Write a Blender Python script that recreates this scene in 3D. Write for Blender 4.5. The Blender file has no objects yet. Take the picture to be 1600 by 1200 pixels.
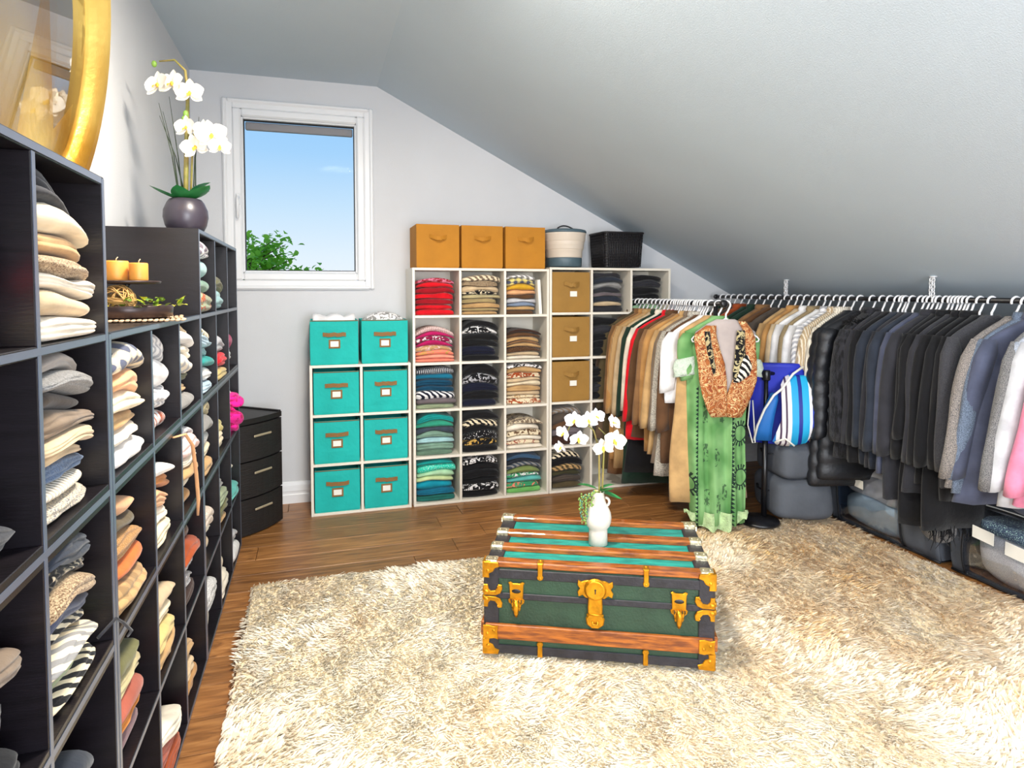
import bpy, math, random
import numpy as np
from mathutils import Vector, Matrix
sc = bpy.context.scene
COL = sc.collection
PI = math.pi

# ------------------------------------------------------------------ camera
YAW = math.radians(17.0); PITCH = math.radians(2.5)
cam_d = bpy.data.cameras.new('camera'); cam = bpy.data.objects.new('camera', cam_d); COL.objects.link(cam)
cam.location = (0, 0, 1.375); cam.rotation_euler = (PI/2 - PITCH, 0, -YAW)
cam_d.sensor_width = 36; cam_d.lens = 22.5; cam_d.clip_start = 0.05
cam_d.shift_y = -(145 - 1000*math.tan(PITCH))/1600
sc.camera = cam

# ------------------------------------------------------------------ view, sky, lights
vs = sc.view_settings
vs.view_transform = 'Standard'; vs.look = 'None'; vs.exposure = 0.22; vs.gamma = 1.0; vs.use_curve_mapping = False

def lin(h):
    h = h.lstrip('#'); r = []
    for i in (0, 2, 4):
        c = int(h[i:i+2], 16)/255
        r.append(c/12.92 if c <= .04045 else ((c+.055)/1.055)**2.4)
    return (r[0], r[1], r[2], 1.0)

w = bpy.data.worlds.new('sky'); sc.world = w; w.use_nodes = True
nt = w.node_tree; nt.nodes.clear()
_o = nt.nodes.new('ShaderNodeOutputWorld'); _b = nt.nodes.new('ShaderNodeBackground')
_t = nt.nodes.new('ShaderNodeTexCoord'); _s = nt.nodes.new('ShaderNodeSeparateXYZ'); _r = nt.nodes.new('ShaderNodeValToRGB')
nt.links.new(_t.outputs['Generated'], _s.inputs[0]); nt.links.new(_s.outputs['Z'], _r.inputs[0])
nt.links.new(_r.outputs[0], _b.inputs[0]); nt.links.new(_b.outputs[0], _o.inputs[0])
cr = _r.color_ramp; cr.elements[0].position = 0.0; cr.elements[0].color = lin('eef6fd')
cr.elements[1].position = 1.0; cr.elements[1].color = lin('6fb0f0')
for p, c in ((.05, 'e2f1fd'), (.12, 'c8e5fc'), (.2, 'a5d3fb'), (.28, '93c9fa')):
    e = cr.elements.new(p); e.color = lin(c)
_b.inputs[1].default_value = .88

def area(name, loc, rot, size, power, color, spread=180):
    d = bpy.data.lights.new(name, 'AREA'); d.shape = 'RECTANGLE'; d.size, d.size_y = size
    d.energy = power; d.color = color; d.spread = math.radians(spread)
    o = bpy.data.objects.new(name, d); COL.objects.link(o); o.location = loc; o.rotation_euler = rot
    return o
# daylight entering through the window behind the camera, to the left
area('daylight_left_window', (-.66, -.75, 1.75), (0, -PI/2, 0), (1.1, 1.3), 80, (.93, .97, 1.0))
# added fill light in an unseen gable window behind the camera
area('gable_fill_light', (1.0, -1.92, 1.32), (PI/2, 0, 0), (1.7, 1.7), 120, (.90, .95, 1.0))
# fill light of an unseen, added flush ceiling lamp
_l = bpy.data.lights.new('ceiling_fill_light', 'AREA'); _l.shape = 'DISK'; _l.size = .36; _l.energy = 66; _l.color = (1.0, .91, .78)
_lo = bpy.data.objects.new('ceiling_fill_light', _l); COL.objects.link(_lo); _lo.location = (.22, 1.85, 2.63)

# ------------------------------------------------------------------ helpers
def link(o, parent=None):
    COL.objects.link(o)
    if parent is not None: o.parent = parent
    return o

def tag(o, label=None, cat=None, group=None, kind=None):
    if label: o['label'] = label
    if cat: o['category'] = cat
    if group: o['group'] = group
    if kind: o['kind'] = kind
    return o

def thing(name, label, cat, loc=(0, 0, 0), rz=0.0, group=None):
    o = bpy.data.objects.new(name, None); o.empty_display_size = .05; COL.objects.link(o)
    o.location = loc; o.rotation_euler = (0, 0, rz)
    return tag(o, label, cat, group)

class MB:
    def __init__(s): s.v = []; s.f = []; s.m = []; s.sm = []
    def add(s, vs, fs, smooth=False):
        k = len(s.v); s.v.extend([tuple(p) for p in vs])
        for f in fs: s.f.append(tuple(i+k for i in f)); s.sm.append(smooth)
    def box(s, c, size, ch=0.0, M=None):
        x, y, z = (q/2 for q in size)
        ch = min(ch, x*.9, y*.9, z*.9)
        if ch <= 0:
            vs = [(a*x, b*y, d*z) for a in (-1, 1) for b in (-1, 1) for d in (-1, 1)]
            fs = [(0, 1, 3, 2), (4, 6, 7, 5), (0, 4, 5, 1), (2, 3, 7, 6), (0, 2, 6, 4), (1, 5, 7, 3)]
        else:
            vs = []; idx = {}
            for a in (-1, 1):
                for b in (-1, 1):
                    for d in (-1, 1):
                        for ax in range(3):
                            p = [a*x, b*y, d*z]
                            q = [a*(x-ch), b*(y-ch), d*(z-ch)]
                            q[ax] = p[ax]; idx[(a, b, d, ax)] = len(vs); vs.append(tuple(q))
            fs = []
            I = lambda a, b, d, ax: idx[(a, b, d, ax)]
            for sg in (-1, 1):
                q = [I(sg, -1, -1, 0), I(sg, 1, -1, 0), I(sg, 1, 1, 0), I(sg, -1, 1, 0)]; fs.append(q if sg > 0 else q[::-1])
                q = [I(-1, sg, -1, 1), I(-1, sg, 1, 1), I(1, sg, 1, 1), I(1, sg, -1, 1)]; fs.append(q if sg > 0 else q[::-1])
                q = [I(-1, -1, sg, 2), I(1, -1, sg, 2), I(1, 1, sg, 2), I(-1, 1, sg, 2)]; fs.append(q if sg > 0 else q[::-1])
            for a in (-1, 1):
                for b in (-1, 1):
                    q = [I(a, b, -1, 0), I(a, b, -1, 1), I(a, b, 1, 1), I(a, b, 1, 0)]; fs.append(q if a*b > 0 else q[::-1])
                    q = [I(a, -1, b, 0), I(a, 1, b, 0), I(a, 1, b, 2), I(a, -1, b, 2)]; fs.append(q if a*b > 0 else q[::-1])
                    q = [I(-1, a, b, 1), I(-1, a, b, 2), I(1, a, b, 2), I(1, a, b, 1)]; fs.append(q if a*b > 0 else q[::-1])
            for a in (-1, 1):
                for b in (-1, 1):
                    for d in (-1, 1):
                        q = [I(a, b, d, 0), I(a, b, d, 1), I(a, b, d, 2)]; fs.append(q if a*b*d > 0 else q[::-1])
        vs = [Vector(p) for p in vs]
        if M is not None: vs = [M @ p for p in vs]
        c = Vector(c); s.add([p+c for p in vs], fs); return s
    def rings(s, rs, cap=True, closed=True, smooth=True, flip=False):
        n = len(rs[0]); vs = [p for r in rs for p in r]; fs = []
        for i in range(len(rs)-1):
            for j in range(n if closed else n-1):
                a = i*n+j; b = i*n+(j+1) % n
                q = (a, b, b+n, a+n); fs.append(q[::-1] if flip else q)
        if cap:
            q = tuple(range(n)); fs.append(q if flip else q[::-1])
            q = tuple((len(rs)-1)*n+j for j in range(n)); fs.append(q[::-1] if flip else q)
        s.add(vs, fs, smooth); return s
    def tube(s, pts, r, n=8, cap=True, sy=1.0):
        pts = [Vector(p) for p in pts]
        rr = r if isinstance(r, (list, tuple)) else [r]*len(pts)
        rs = []; up = None
        for i, p in enumerate(pts):
            t = (pts[min(i+1, len(pts)-1)]-pts[max(i-1, 0)]).normalized()
            if up is None:
                up = Vector((0, 0, 1)) if abs(t.z) < .9 else Vector((0, 1, 0))
            b = t.cross(up)
            if b.length < 1e-5: b = t.orthogonal()
            b.normalize(); up = b.cross(t).normalized()
            rs.append([p + b*math.cos(2*PI*k/n)*rr[i] + up*math.sin(2*PI*k/n)*rr[i]*sy for k in range(n)])
        return s.rings(rs, cap, True, True)
    def lathe(s, prof, n=24, c=(0, 0, 0), smooth=True, M=None):
        rs = []
        for r, z in prof:
            rg = [Vector((r*math.cos(2*PI*k/n), r*math.sin(2*PI*k/n), z)) for k in range(n)]
            if M is not None: rg = [M @ p for p in rg]
            rs.append([p+Vector(c) for p in rg])
        return s.rings(rs, True, True, smooth)
    def cyl(s, p0, p1, r, n=12, smooth=True):
        return s.tube([p0, p1], r, n)
    def soft(s, c, size, e=4.0, n=10, noise=0.0, seed=0, M=None):
        """rounded cushion box"""
        rnd = random.Random(seed); ph = [rnd.uniform(0, 6.28) for _ in range(6)]
        X, Y, Z = (q/2 for q in size); rs = []
        for i in range(n+1):
            la = -PI/2+PI*i/n
            cl = math.cos(la); sl = math.sin(la)
            pz = math.copysign(abs(sl)**(2/e), sl); pr = max(cl, 0.0)**(2/e)
            rg = []
            for k in range(2*n):
                th = 2*PI*k/(2*n); ct = math.cos(th); st = math.sin(th)
                x = math.copysign(abs(ct)**(2/e), ct)*pr*X; y = math.copysign(abs(st)**(2/e), st)*pr*Y; z = pz*Z
                q = noise*(math.sin(14*x+9*z+ph[0])+math.sin(11*y+12*z+ph[1])+math.sin(23*x-17*y+ph[2])*.6)
                v = Vector((x, y, z)); v = v*(1+q/max(v.length, .02))
                if M is not None: v = M @ v
                rg.append(v+Vector(c))
            rs.append(rg)
        return s.rings(rs, False, True, True)
    def poly(s, pts, depth, M=None, c=(0, 0, 0), bev=0.0):
        """outline in XZ extruded along -Y by depth, with bevelled front"""
        n = len(pts); c = Vector(c); A = 0
        for i in range(n):
            x0, z0 = pts[i]; x1, z1 = pts[(i+1) % n]; A += x0*z1-x1*z0
        if A < 0: pts = pts[::-1]
        cx = sum(p[0] for p in pts)/n; cz = sum(p[1] for p in pts)/n
        r0 = [Vector((x, 0, z)) for x, z in pts]; r1 = [Vector((x, -depth+bev, z)) for x, z in pts]
        rr = [r0, r1]
        if bev > 0:
            q = 0.0
            ins = []
            for i in range(n):
                a = Vector(pts[i-1]); b = Vector(pts[i]); d = Vector(pts[(i+1) % n])
                e1 = (b-a).normalized(); e2 = (d-b).normalized()
                nn = Vector((-(e1.y+e2.y), e1.x+e2.x)); L = nn.length
                nn = nn/L if L > 1e-6 else Vector((-e1.y, e1.x))
                b2 = b+nn*bev; ins.append(Vector((b2.x, -depth, b2.y)))
            rr.append(ins)
        if M is not None: rr = [[M @ p for p in r] for r in rr]
        s.rings([[p+c for p in r] for r in rr], True, True, False); return s
    def blade(s, base, d, up, L, W, curl=0.3, n=5, tip=.02, wide=.45):
        """leaf or petal: curved grid"""
        d = Vector(d).normalized(); up = Vector(up); side = d.cross(up).normalized(); up = side.cross(d).normalized()
        vs = []; base = Vector(base)
        for i in range(n+1):
            t = i/n; hw = W/2*max(tip, math.sin(PI*min(1, t**(math.log(.5)/math.log(wide))))**.75 if 0 < t < 1 else tip)
            p = base + d*(L*t) + up*(curl*L*(t-t*t*1.6))
            vs += [p-side*hw+up*hw*.25, p-up*hw*.05, p+side*hw+up*hw*.25]
        fs = []
        for i in range(n):
            a = 3*i; fs += [(a, a+1, a+4, a+3), (a+1, a+2, a+5, a+4)]
        s.add(vs, fs, True); return s
    def build(s, name, m, parent=None, loc=None, rot=None):
        me = bpy.data.meshes.new(name); me.from_pydata([tuple(p) for p in s.v], [], s.f)
        if any(s.sm): me.polygons.foreach_set('use_smooth', s.sm)
        if m is not None: me.materials.append(m)
        me.update(); o = bpy.data.objects.new(name, me); link(o, parent)
        if loc is not None: o.location = loc
        if rot is not None: o.rotation_euler = rot
        return o

def copy_tree(o, parent=None):
    c = o.copy(); COL.objects.link(c)
    if parent is not None: c.parent = parent
    for ch in list(o.children): copy_tree(ch, c)
    return c

# ------------------------------------------------------------------ materials
MC = {}
def mat(name, hexc, rough=.6, metal=0.0, bump=0.0, bscale=60.0, var=0.0, vscale=8.0, spec=.5, coat=0.0, stretch=None, c2=None, sheen=0.0, detail=4.0, lo=.35, hi=.65):
    if name in MC: return MC[name]
    m = bpy.data.materials.new(name); m.use_nodes = True; nt = m.node_tree; N = nt.nodes; L = nt.links
    b = N['Principled BSDF']; b.inputs['Roughness'].default_value = rough; b.inputs['Metallic'].default_value = metal
    b.inputs['Specular IOR Level'].default_value = spec; b.inputs['Coat Weight'].default_value = coat
    if sheen: b.inputs['Sheen Weight'].default_value = sheen
    c = lin(hexc); b.inputs['Base Color'].default_value = c
    if var or bump or c2:
        tc = N.new('ShaderNodeTexCoord'); mp = N.new('ShaderNodeMapping'); L.new(tc.outputs['Object'], mp.inputs[0])
        if stretch: mp.inputs['Scale'].default_value = stretch
    if var or c2:
        n = N.new('ShaderNodeTexNoise'); n.inputs['Scale'].default_value = vscale; n.inputs['Detail'].default_value = detail
        L.new(mp.outputs[0], n.inputs[0]); r = N.new('ShaderNodeValToRGB'); L.new(n.outputs[0], r.inputs[0])
        r.color_ramp.elements[0].position = lo; r.color_ramp.elements[1].position = hi
        if c2: r.color_ramp.elements[0].color = c; r.color_ramp.elements[1].color = lin(c2)
        else:
            r.color_ramp.elements[0].color = tuple(x*(1-var) for x in c[:3])+(1,)
            r.color_ramp.elements[1].color = tuple(min(1, x*(1+var)) for x in c[:3])+(1,)
        L.new(r.outputs[0], b.inputs['Base Color'])
    if bump:
        n = N.new('ShaderNodeTexNoise'); n.inputs['Scale'].default_value = bscale; n.inputs['Detail'].default_value = 3
        L.new(mp.outputs[0], n.inputs[0]); bp = N.new('ShaderNodeBump'); bp.inputs['Strength'].default_value = bump; bp.inputs['Distance'].default_value = .01
        L.new(n.outputs[0], bp.inputs['Height']); L.new(bp.outputs[0], b.inputs['Normal'])
    MC[name] = m; return m

COLORS = {k: v for k, v in (s.split('=') for s in """red=d90a1e|dark red=9c0a1c|pink=e88aa8|pale pink=e8c8c4|magenta=b8105e|raspberry=8e0f46|coral=f08870|salmon=f0a088|hot pink=f0259a|dusty red=a85a48
taupe=7c6a58|dark taupe=4e443c|brown=5e4028|dark brown=3a2218|beige=cdb490|olive beige=b8aa80|khaki=a89468|tan=c09a68|oatmeal=c8b08c|camel=b88850|tan brown=8a6440|rust=a04820|rust orange=c8682c|amber=c87c30|peach=e0a878|mustard=d0a028
cream=e8d8b8|ivory=ece2d0|white=eceaea|pale grey=c4c4c8|grey=8e8c8a|warm grey=a49a92|silver=b4b4ba|dark grey=46464a|charcoal=2c2c32|black=0e0e12|navy=10142a|slate=3c4654|dark slate=282e3a|slate blue=4c5166|blue grey=7c8aa0|steel blue=3c5a78|denim blue=4c5c74
teal blue=0e6a88|petrol=0c4460|teal=0c9490|bright teal=10c8ac|turquoise=0890a8|dark teal=1c6860|sea green=2e9478|aqua=60b8b0|pale aqua=a0c8cc|pale blue=b0c8d8|mint=70d0b0|sage=94a080|pale green=a8d0a8|light lime=c8d8a0|lime green=78c068|green=3c9868|grey green=7a9a88|moss=64806c|olive=6a6840|dark olive=3c3a24|olive brown=544830|olive green=7c8c50|dark green=20382c|pale yellow=e0d080|gold=c8a050|sand=d0b878|mauve=7c6468|mauve grey=8c8090|grey mauve=6e6468|lavender=b8b0cc|dark blue=1a2438""".replace('\n', '|').split('|'))}
PADJ = {'stripe': 'striped', 'print': 'printed', 'plaid': 'plaid', 'tweed': 'tweed', 'knit': 'ribbed', 'leopard': 'leopard print', 'dots': 'dotted', 'spark': 'glittery', 'fur': 'fluffy', 'corduroy': 'corduroy', '': ''}
def parse(s):
    p = s.strip().split(' '); pat = ''
    if p[-1] in PADJ: pat = p[-1]; p = p[:-1]
    cs = ' '.join(p).split('+'); return cs, pat
FC = {}
def fabric(spec):
    if spec in FC: return FC[spec]
    cs, pat = parse(spec); c = lin(COLORS[cs[0]])
    if len(cs) > 1: c2 = lin(COLORS[cs[1]])
    else:
        lum = sum(c[:3])/3; k = 1.9 if lum < .18 else .55
        c2 = tuple(min(1, x*k+.004) for x in c[:3])+(1,)
    m = bpy.data.materials.new('fabric_'+spec.replace(' ', '_').replace('+', '_')); m.use_nodes = True
    nt = m.node_tree; N = nt.nodes; L = nt.links; b = N['Principled BSDF']
    b.inputs['Roughness'].default_value = .85; b.inputs['Specular IOR Level'].default_value = .25
    b.inputs['Sheen Weight'].default_value = .15
    tc = N.new('ShaderNodeTexCoord'); co = tc.outputs['Object']
    def noise(scale, det=3, src=None):
        n = N.new('ShaderNodeTexNoise'); n.inputs['Scale'].default_value = scale; n.inputs['Detail'].default_value = det
        L.new(src or co, n.inputs[0]); return n.outputs[0]
    def ramp(src, stops, const=False):
        r = N.new('ShaderNodeValToRGB'); L.new(src, r.inputs[0]); cr = r.color_ramp
        if const: cr.interpolation = 'CONSTANT'
        cr.elements[0].position, cr.elements[0].color = stops[0]
        cr.elements[1].position, cr.elements[1].color = stops[-1]
        for p, cc in stops[1:-1]:
            e = cr.elements.new(p); e.color = cc
        return r.outputs[0]
    def wave(scale, dr, dist=1.0):
        n = N.new('ShaderNodeTexWave'); n.wave_type = 'BANDS'; n.bands_direction = dr; n.inputs['Scale'].default_value = scale
        n.inputs['Distortion'].default_value = dist; n.inputs['Detail'].default_value = 1; n.inputs['Detail Scale'].default_value = 1.5; L.new(co, n.inputs[0]); return n.outputs['Fac']
    dk = tuple(x*.82 for x in c[:3])+(1,); lt = tuple(min(1, x*1.12) for x in c[:3])+(1,)
    hsrc = None; bs = .25
    if pat == 'stripe': out = ramp(wave(16, 'DIAGONAL', 2.5), [(0, c), (.45, c), (.55, c2), (1, c2)]); hsrc = noise(90)
    elif pat == 'knit':
        wv = wave(26, 'X', 1.5); out = ramp(wv, [(0, tuple(x*.75 for x in c[:3])+(1,)), (.6, c), (1, c2 if len(cs) > 1 else lt)]); hsrc = wv; bs = .7
    elif pat == 'corduroy':
        wv = wave(40, 'X', .4); out = ramp(wv, [(0, dk), (1, lt)]); hsrc = wv; bs = .5
    elif pat == 'tweed': out = ramp(noise(330, 2), [(.32, c), (.68, c2)]); hsrc = noise(160); bs = .5
    elif pat == 'print':
        v = N.new('ShaderNodeTexNoise'); v.inputs['Scale'].default_value = 26; v.inputs['Detail'].default_value = 2; v.inputs['Distortion'].default_value = 1.6; L.new(co, v.inputs[0])
        out = ramp(v.outputs[0], [(.0, c), (.5, c), (.54, c2), (.66, c2), (.7, c), (1, c)]); hsrc = noise(90)
    elif pat == 'plaid':
        a = wave(7, 'X', .2); d = wave(9, 'Z', .2); mx = N.new('ShaderNodeMath'); mx.operation = 'ADD'; L.new(a, mx.inputs[0]); L.new(d, mx.inputs[1])
        mh = N.new('ShaderNodeMath'); mh.operation = 'MULTIPLY'; mh.inputs[1].default_value = .5; L.new(mx.outputs[0], mh.inputs[0])
        mid = tuple((x+y)/2 for x, y in zip(c, c2)); out = ramp(mh.outputs[0], [(0, c), (.35, mid), (.6, c2)], True); hsrc = noise(90)
    elif pat in ('leopard', 'dots'):
        v = N.new('ShaderNodeTexVoronoi'); v.inputs['Scale'].default_value = 55 if pat == 'leopard' else 90; L.new(co, v.inputs[0])
        out = ramp(v.outputs['Distance'], [(0, c2), (.22, c2), (.3, c), (.6, c), (1, c2)] if pat == 'leopard' else [(0, c2), (.2, c2), (.28, c), (1, c)]); hsrc = noise(90)
    elif pat == 'spark': out = ramp(noise(220, 1), [(.58, c), (.68, lin('d8fff0'))]); hsrc = noise(120); b.inputs['Roughness'].default_value = .45
    elif pat == 'fur':
        mpn = N.new('ShaderNodeMapping'); mpn.inputs['Scale'].default_value = (3, 3, 1); L.new(co, mpn.inputs[0])
        f = noise(18, 6, mpn.outputs[0]); out = ramp(f, [(.42, c), (.58, c2)]); hsrc = noise(60, 6, mpn.outputs[0]); bs = 1.0
    else: out = ramp(noise(12, 3), [(.35, dk), (.65, lt)]); hsrc = noise(45, 4); bs = .3
    L.new(out, b.inputs['Base Color'])
    bp = N.new('ShaderNodeBump'); bp.inputs['Strength'].default_value = bs; bp.inputs['Distance'].default_value = .006
    L.new(hsrc, bp.inputs['Height']); L.new(bp.outputs[0], b.inputs['Normal'])
    FC[spec] = m; return m

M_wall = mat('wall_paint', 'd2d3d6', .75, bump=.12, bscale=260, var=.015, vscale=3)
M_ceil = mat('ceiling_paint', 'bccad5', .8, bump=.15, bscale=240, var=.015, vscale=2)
M_trim = mat('white_trim', 'e9eaec', .35)
M_dark = mat('espresso_laminate', '130f14', .32, var=.25, vscale=5, stretch=(6, 1, 14), bump=.08, bscale=40, spec=.6)
M_edge = mat('worn_edge_sheen', '5c6474', .3, spec=.7)  # worn lighter edge, with the window's sheen put into the colour
M_white = mat('white_laminate', 'e9e2d4', .4, var=.02, vscale=3)
M_hang = mat('white_hanger_plastic', 'f0f0f2', .3)
M_blackm = mat('black_metal_tube', '101014', .35, spec=.6)
M_bplast = mat('black_plastic', '191718', .5, bump=.1, bscale=150)
M_brass = mat('brass', 'd09222', .38, metal=.85, var=.25, vscale=30, bump=.15, bscale=90)
M_nickel = mat('worn_nickel', 'd8cfb0', .35, metal=.8, var=.3, vscale=60, bump=.3, bscale=120)
M_slat = mat('trunk_wood_slat', 'b5651c', .4, c2='6e3410', vscale=7, stretch=(2, 14, 14), bump=.15, bscale=30, coat=.3)
M_tgreen = mat('trunk_green_canvas', '26412f', .55, var=.2, vscale=9, bump=.2, bscale=120)
M_tteal = mat('trunk_teal_top', '128078', .4, c2='22a89a', vscale=14, stretch=(1, 3, 3), bump=.2, bscale=70)
M_tblack = mat('trunk_black_binding', '26252c', .5, var=.3, vscale=20, bump=.2, bscale=90)
M_gold = mat('gilded_frame', 'b8862c', .35, metal=.75, c2='e8c870', vscale=3, stretch=(1, 1, 1), bump=.15, bscale=60)
M_mirror = mat('mirror_glass', 'f0f4f6', .015, metal=1.0)
M_tealbin = mat('teal_bin_fabric', '12b3ab', .8, var=.08, vscale=6, bump=.25, bscale=30)
M_tanbin = mat('tan_bin_fabric', '9c7434', .8, var=.08, vscale=6, bump=.2, bscale=30)
M_ochre = mat('ochre_bin_fabric', 'b87a1c', .8, var=.07, vscale=6, bump=.2, bscale=30)
M_strap = mat('brown_strap', '8a6436', .7, bump=.3, bscale=200)
M_card = mat('white_card', 'efece2', .6)
M_greybag = mat('grey_bag_fabric', '52565e', .8, var=.08, vscale=10, bump=.25, bscale=25)
M_piping = mat('black_piping', '15151a', .6)
M_leaf = mat('orchid_leaf', '1f6a34', .35, c2='2f8a48', vscale=20, spec=.6)
M_petal = mat('orchid_petal', 'f4ead6', .55, c2='fbf8f2', vscale=18)
M_petalw = mat('white_orchid_petal', 'f6f5fb', .5)
M_lip = mat('orchid_lip', 'e8b838', .5)
M_stem = mat('orchid_stem', '7c7a3a', .55, c2='a08a4c', vscale=30)
M_bud = mat('green_bud', '7aa040', .5)

def glass_mat(name, tint=(1, 1, 1), gloss=.08, rough=.02, refl=.8):
    m = bpy.data.materials.new(name); m.use_nodes = True; nt = m.node_tree; N = nt.nodes; L = nt.links
    N.remove(N['Principled BSDF']); o = N['Material Output']
    t = N.new('ShaderNodeBsdfTransparent'); t.inputs[0].default_value = tuple(tint)+(1,)
    g = N.new('ShaderNodeBsdfGlossy'); g.inputs['Roughness'].default_value = rough
    mx = N.new('ShaderNodeMixShader'); fr = N.new('ShaderNodeFresnel'); fr.inputs[0].default_value = 1.45
    ad = N.new('ShaderNodeMath'); ad.operation = 'MULTIPLY_ADD'; ad.inputs[1].default_value = .8; ad.inputs[2].default_value = gloss*.3
    ad.inputs[1].default_value = refl; L.new(fr.outputs[0], ad.inputs[0]); L.new(ad.outputs[0], mx.inputs[0]); L.new(t.outputs[0], mx.inputs[1]); L.new(g.outputs[0], mx.inputs[2])
    L.new(mx.outputs[0], o.inputs[0]); return m
M_glass = glass_mat('window_glass', gloss=0.0, refl=.006); M_vinyl = glass_mat('clear_vinyl', (.97, .98, 1), .1, .12, .5)
ORD = ['first', 'second', 'third', 'fourth', 'fifth', 'sixth', 'seventh', 'eighth', 'ninth', 'tenth', 'eleventh', 'twelfth', 'thirteenth', 'fourteenth', 'fifteenth', 'sixteenth']
# ================================================================== ROOM
XL, XR, YF, YB = -.72, 3.55, -2.0, 4.35
ZC = 2.72                                   # flat ceiling
SL = lambda x: 2.9195-.5*x                  # sloped ceiling height
XK = (2.9195-ZC)/.5                         # ridge kink
def struct(o): o['kind'] = 'structure'; return o

def wood_mat():
    m = bpy.data.materials.new('vinyl_plank'); m.use_nodes = True; nt = m.node_tree; N = nt.nodes; L = nt.links; b = N['Principled BSDF']
    tc = N.new('ShaderNodeTexCoord'); oi = N.new('ShaderNodeObjectInfo')
    cb = N.new('ShaderNodeCombineXYZ'); mu = N.new('ShaderNodeMath'); mu.operation = 'MULTIPLY'; mu.inputs[1].default_value = 37.0
    L.new(oi.outputs['Random'], mu.inputs[0]); L.new(mu.outputs[0], cb.inputs[0]); L.new(mu.outputs[0], cb.inputs[1])
    ad = N.new('ShaderNodeVectorMath'); L.new(tc.outputs['Object'], ad.inputs[0]); L.new(cb.outputs[0], ad.inputs[1])
    mp = N.new('ShaderNodeMapping'); mp.inputs['Scale'].default_value = (1.6, 16, 1); L.new(ad.outputs[0], mp.inputs[0])
    n = N.new('ShaderNodeTexNoise'); n.inputs['Scale'].default_value = 3; n.inputs['Detail'].default_value = 7; n.inputs['Distortion'].default_value = .6; L.new(mp.outputs[0], n.inputs[0])
    r = N.new('ShaderNodeValToRGB'); L.new(n.outputs[0], r.inputs[0]); e = r.color_ramp.elements
    e[0].position = .3; e[0].color = lin('6e4726'); e[1].position = .72; e[1].color = lin('b27e4a')
    x = e.new(.5); x.color = lin('956437')
    hs = N.new('ShaderNodeHueSaturation'); vm = N.new('ShaderNodeMapRange'); vm.inputs[3].default_value = .82; vm.inputs[4].default_value = 1.15
    L.new(oi.outputs['Random'], vm.inputs[0]); L.new(vm.outputs[0], hs.inputs['Value']); L.new(r.outputs[0], hs.inputs['Color']); L.new(hs.outputs[0], b.inputs['Base Color'])
    b.inputs['Roughness'].default_value = .38; bp = N.new('ShaderNodeBump'); bp.inputs['Strength'].default_value = .1; L.new(n.outputs[0], bp.inputs['Height']); L.new(bp.outputs[0], b.inputs['Normal'])
    return m
M_plank = wood_mat()

fl = struct(MB().box(((XL+XR)/2, (YF+YB)/2, -.06), (XR-XL+.4, YB-YF+.4, .10)).build('floor', mat('subfloor', '4a3420', .8)))
rnd = random.Random(5); PW = .178; PLN = 1.22
pm = MB().box((0, 0, 0), (PLN-.003, PW-.003, .0098), .0015)
pme = None
row = 0; y = YB-PW/2
while y > YF:
    x = XL - rnd.uniform(0, 1.1)
    while x < XR:
        x0, x1 = max(x, XL), min(x+PLN, XR)
        if x1-x0 > .05:
            if pme is None:
                o = pm.build('plank', M_plank, fl); pme = o.data
            else:
                o = bpy.data.objects.new('plank', pme); link(o, fl)
            o.location = ((x0+x1)/2, y, -.005); o.scale = ((x1-x0-.002)/(PLN-.003), 1, 1)
        x += PLN
    y -= PW; row += 1

# back wall (gable) with the window hole
wx0, wx1, wz0, wz1 = -.526, .354, 1.402, 2.552
mb = MB()
T = .16
def wallpiece(poly, y0, y1):
    n = len(poly)
    vs = [(x, y0, z) for x, z in poly]+[(x, y1, z) for x, z in poly]
    fs = [tuple(range(n)), tuple(range(2*n-1, n-1, -1))]+[(i, i+n, (i+1) % n+n, (i+1) % n) for i in range(n)]
    mb.add(vs, fs)
wallpiece([(XL-.1, -.05), (XL-.1, ZC+.1), (wx0, ZC+.1), (wx0, -.05)], YB, YB+T)
wallpiece([(wx0, -.05), (wx0, wz0), (wx1, wz0), (wx1, -.05)], YB, YB+T)
wallpiece([(wx0, wz1), (wx0, ZC+.1), (wx1, ZC+.1), (wx1, wz1)], YB, YB+T)
wallpiece([(wx1, -.05), (wx1, ZC+.1), (XK, ZC+.1), (XR+.1, SL(XR+.1)+.1), (XR+.1, -.05)], YB, YB+T)
struct(mb.build('wall_back', M_wall))
# left wall, right knee wall, front wall with two window holes
mb = MB()
lw0, lw1, lz0, lz1 = -1.35, -.15, 1.1, 2.4
for y0, y1, z0, z1 in ((lw1, YB, -.05, ZC+.1), (YF-.1, lw0, -.05, ZC+.1), (lw0, lw1, -.05, lz0), (lw0, lw1, lz1, ZC+.1)):
    mb.box((XL-T/2, (y0+y1)/2, (z0+z1)/2), (T, y1-y0, z1-z0))
struct(mb.build('wall_left', M_wall))
struct(MB().box((XR+T/2, (YF+YB)/2, SL(XR)/2-.02), (T, YB-YF+.3, SL(XR)+.08)).build('wall_right', M_wall))
mb = MB(); gx0, gx1, gz0, gz1 = .1, 1.9, .42, 2.2  # added gable opening, low and wide for the fill light
wallp = wallpiece
wallpiece([(XL-.1, -.05), (XL-.1, ZC+.1), (gx0, ZC+.1), (gx0, -.05)][::-1], YF, YF-T)
wallpiece([(gx0, -.05), (gx0, gz0), (gx1, gz0), (gx1, -.05)][::-1], YF, YF-T)
wallpiece([(gx0, gz1), (gx0, ZC+.1), (XK, ZC+.1), (gx1, gz1)][::-1] if gx1 > XK else [], YF, YF-T)
wallpiece([(gx1, -.05), (gx1, gz1), (XK, ZC+.1), (XR+.1, SL(XR+.1)+.1), (XR+.1, -.05)][::-1], YF, YF-T)
struct(mb.build('wall_front', M_wall))
mb = MB(); y0, y1 = YF-.1, YB+.1
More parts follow.
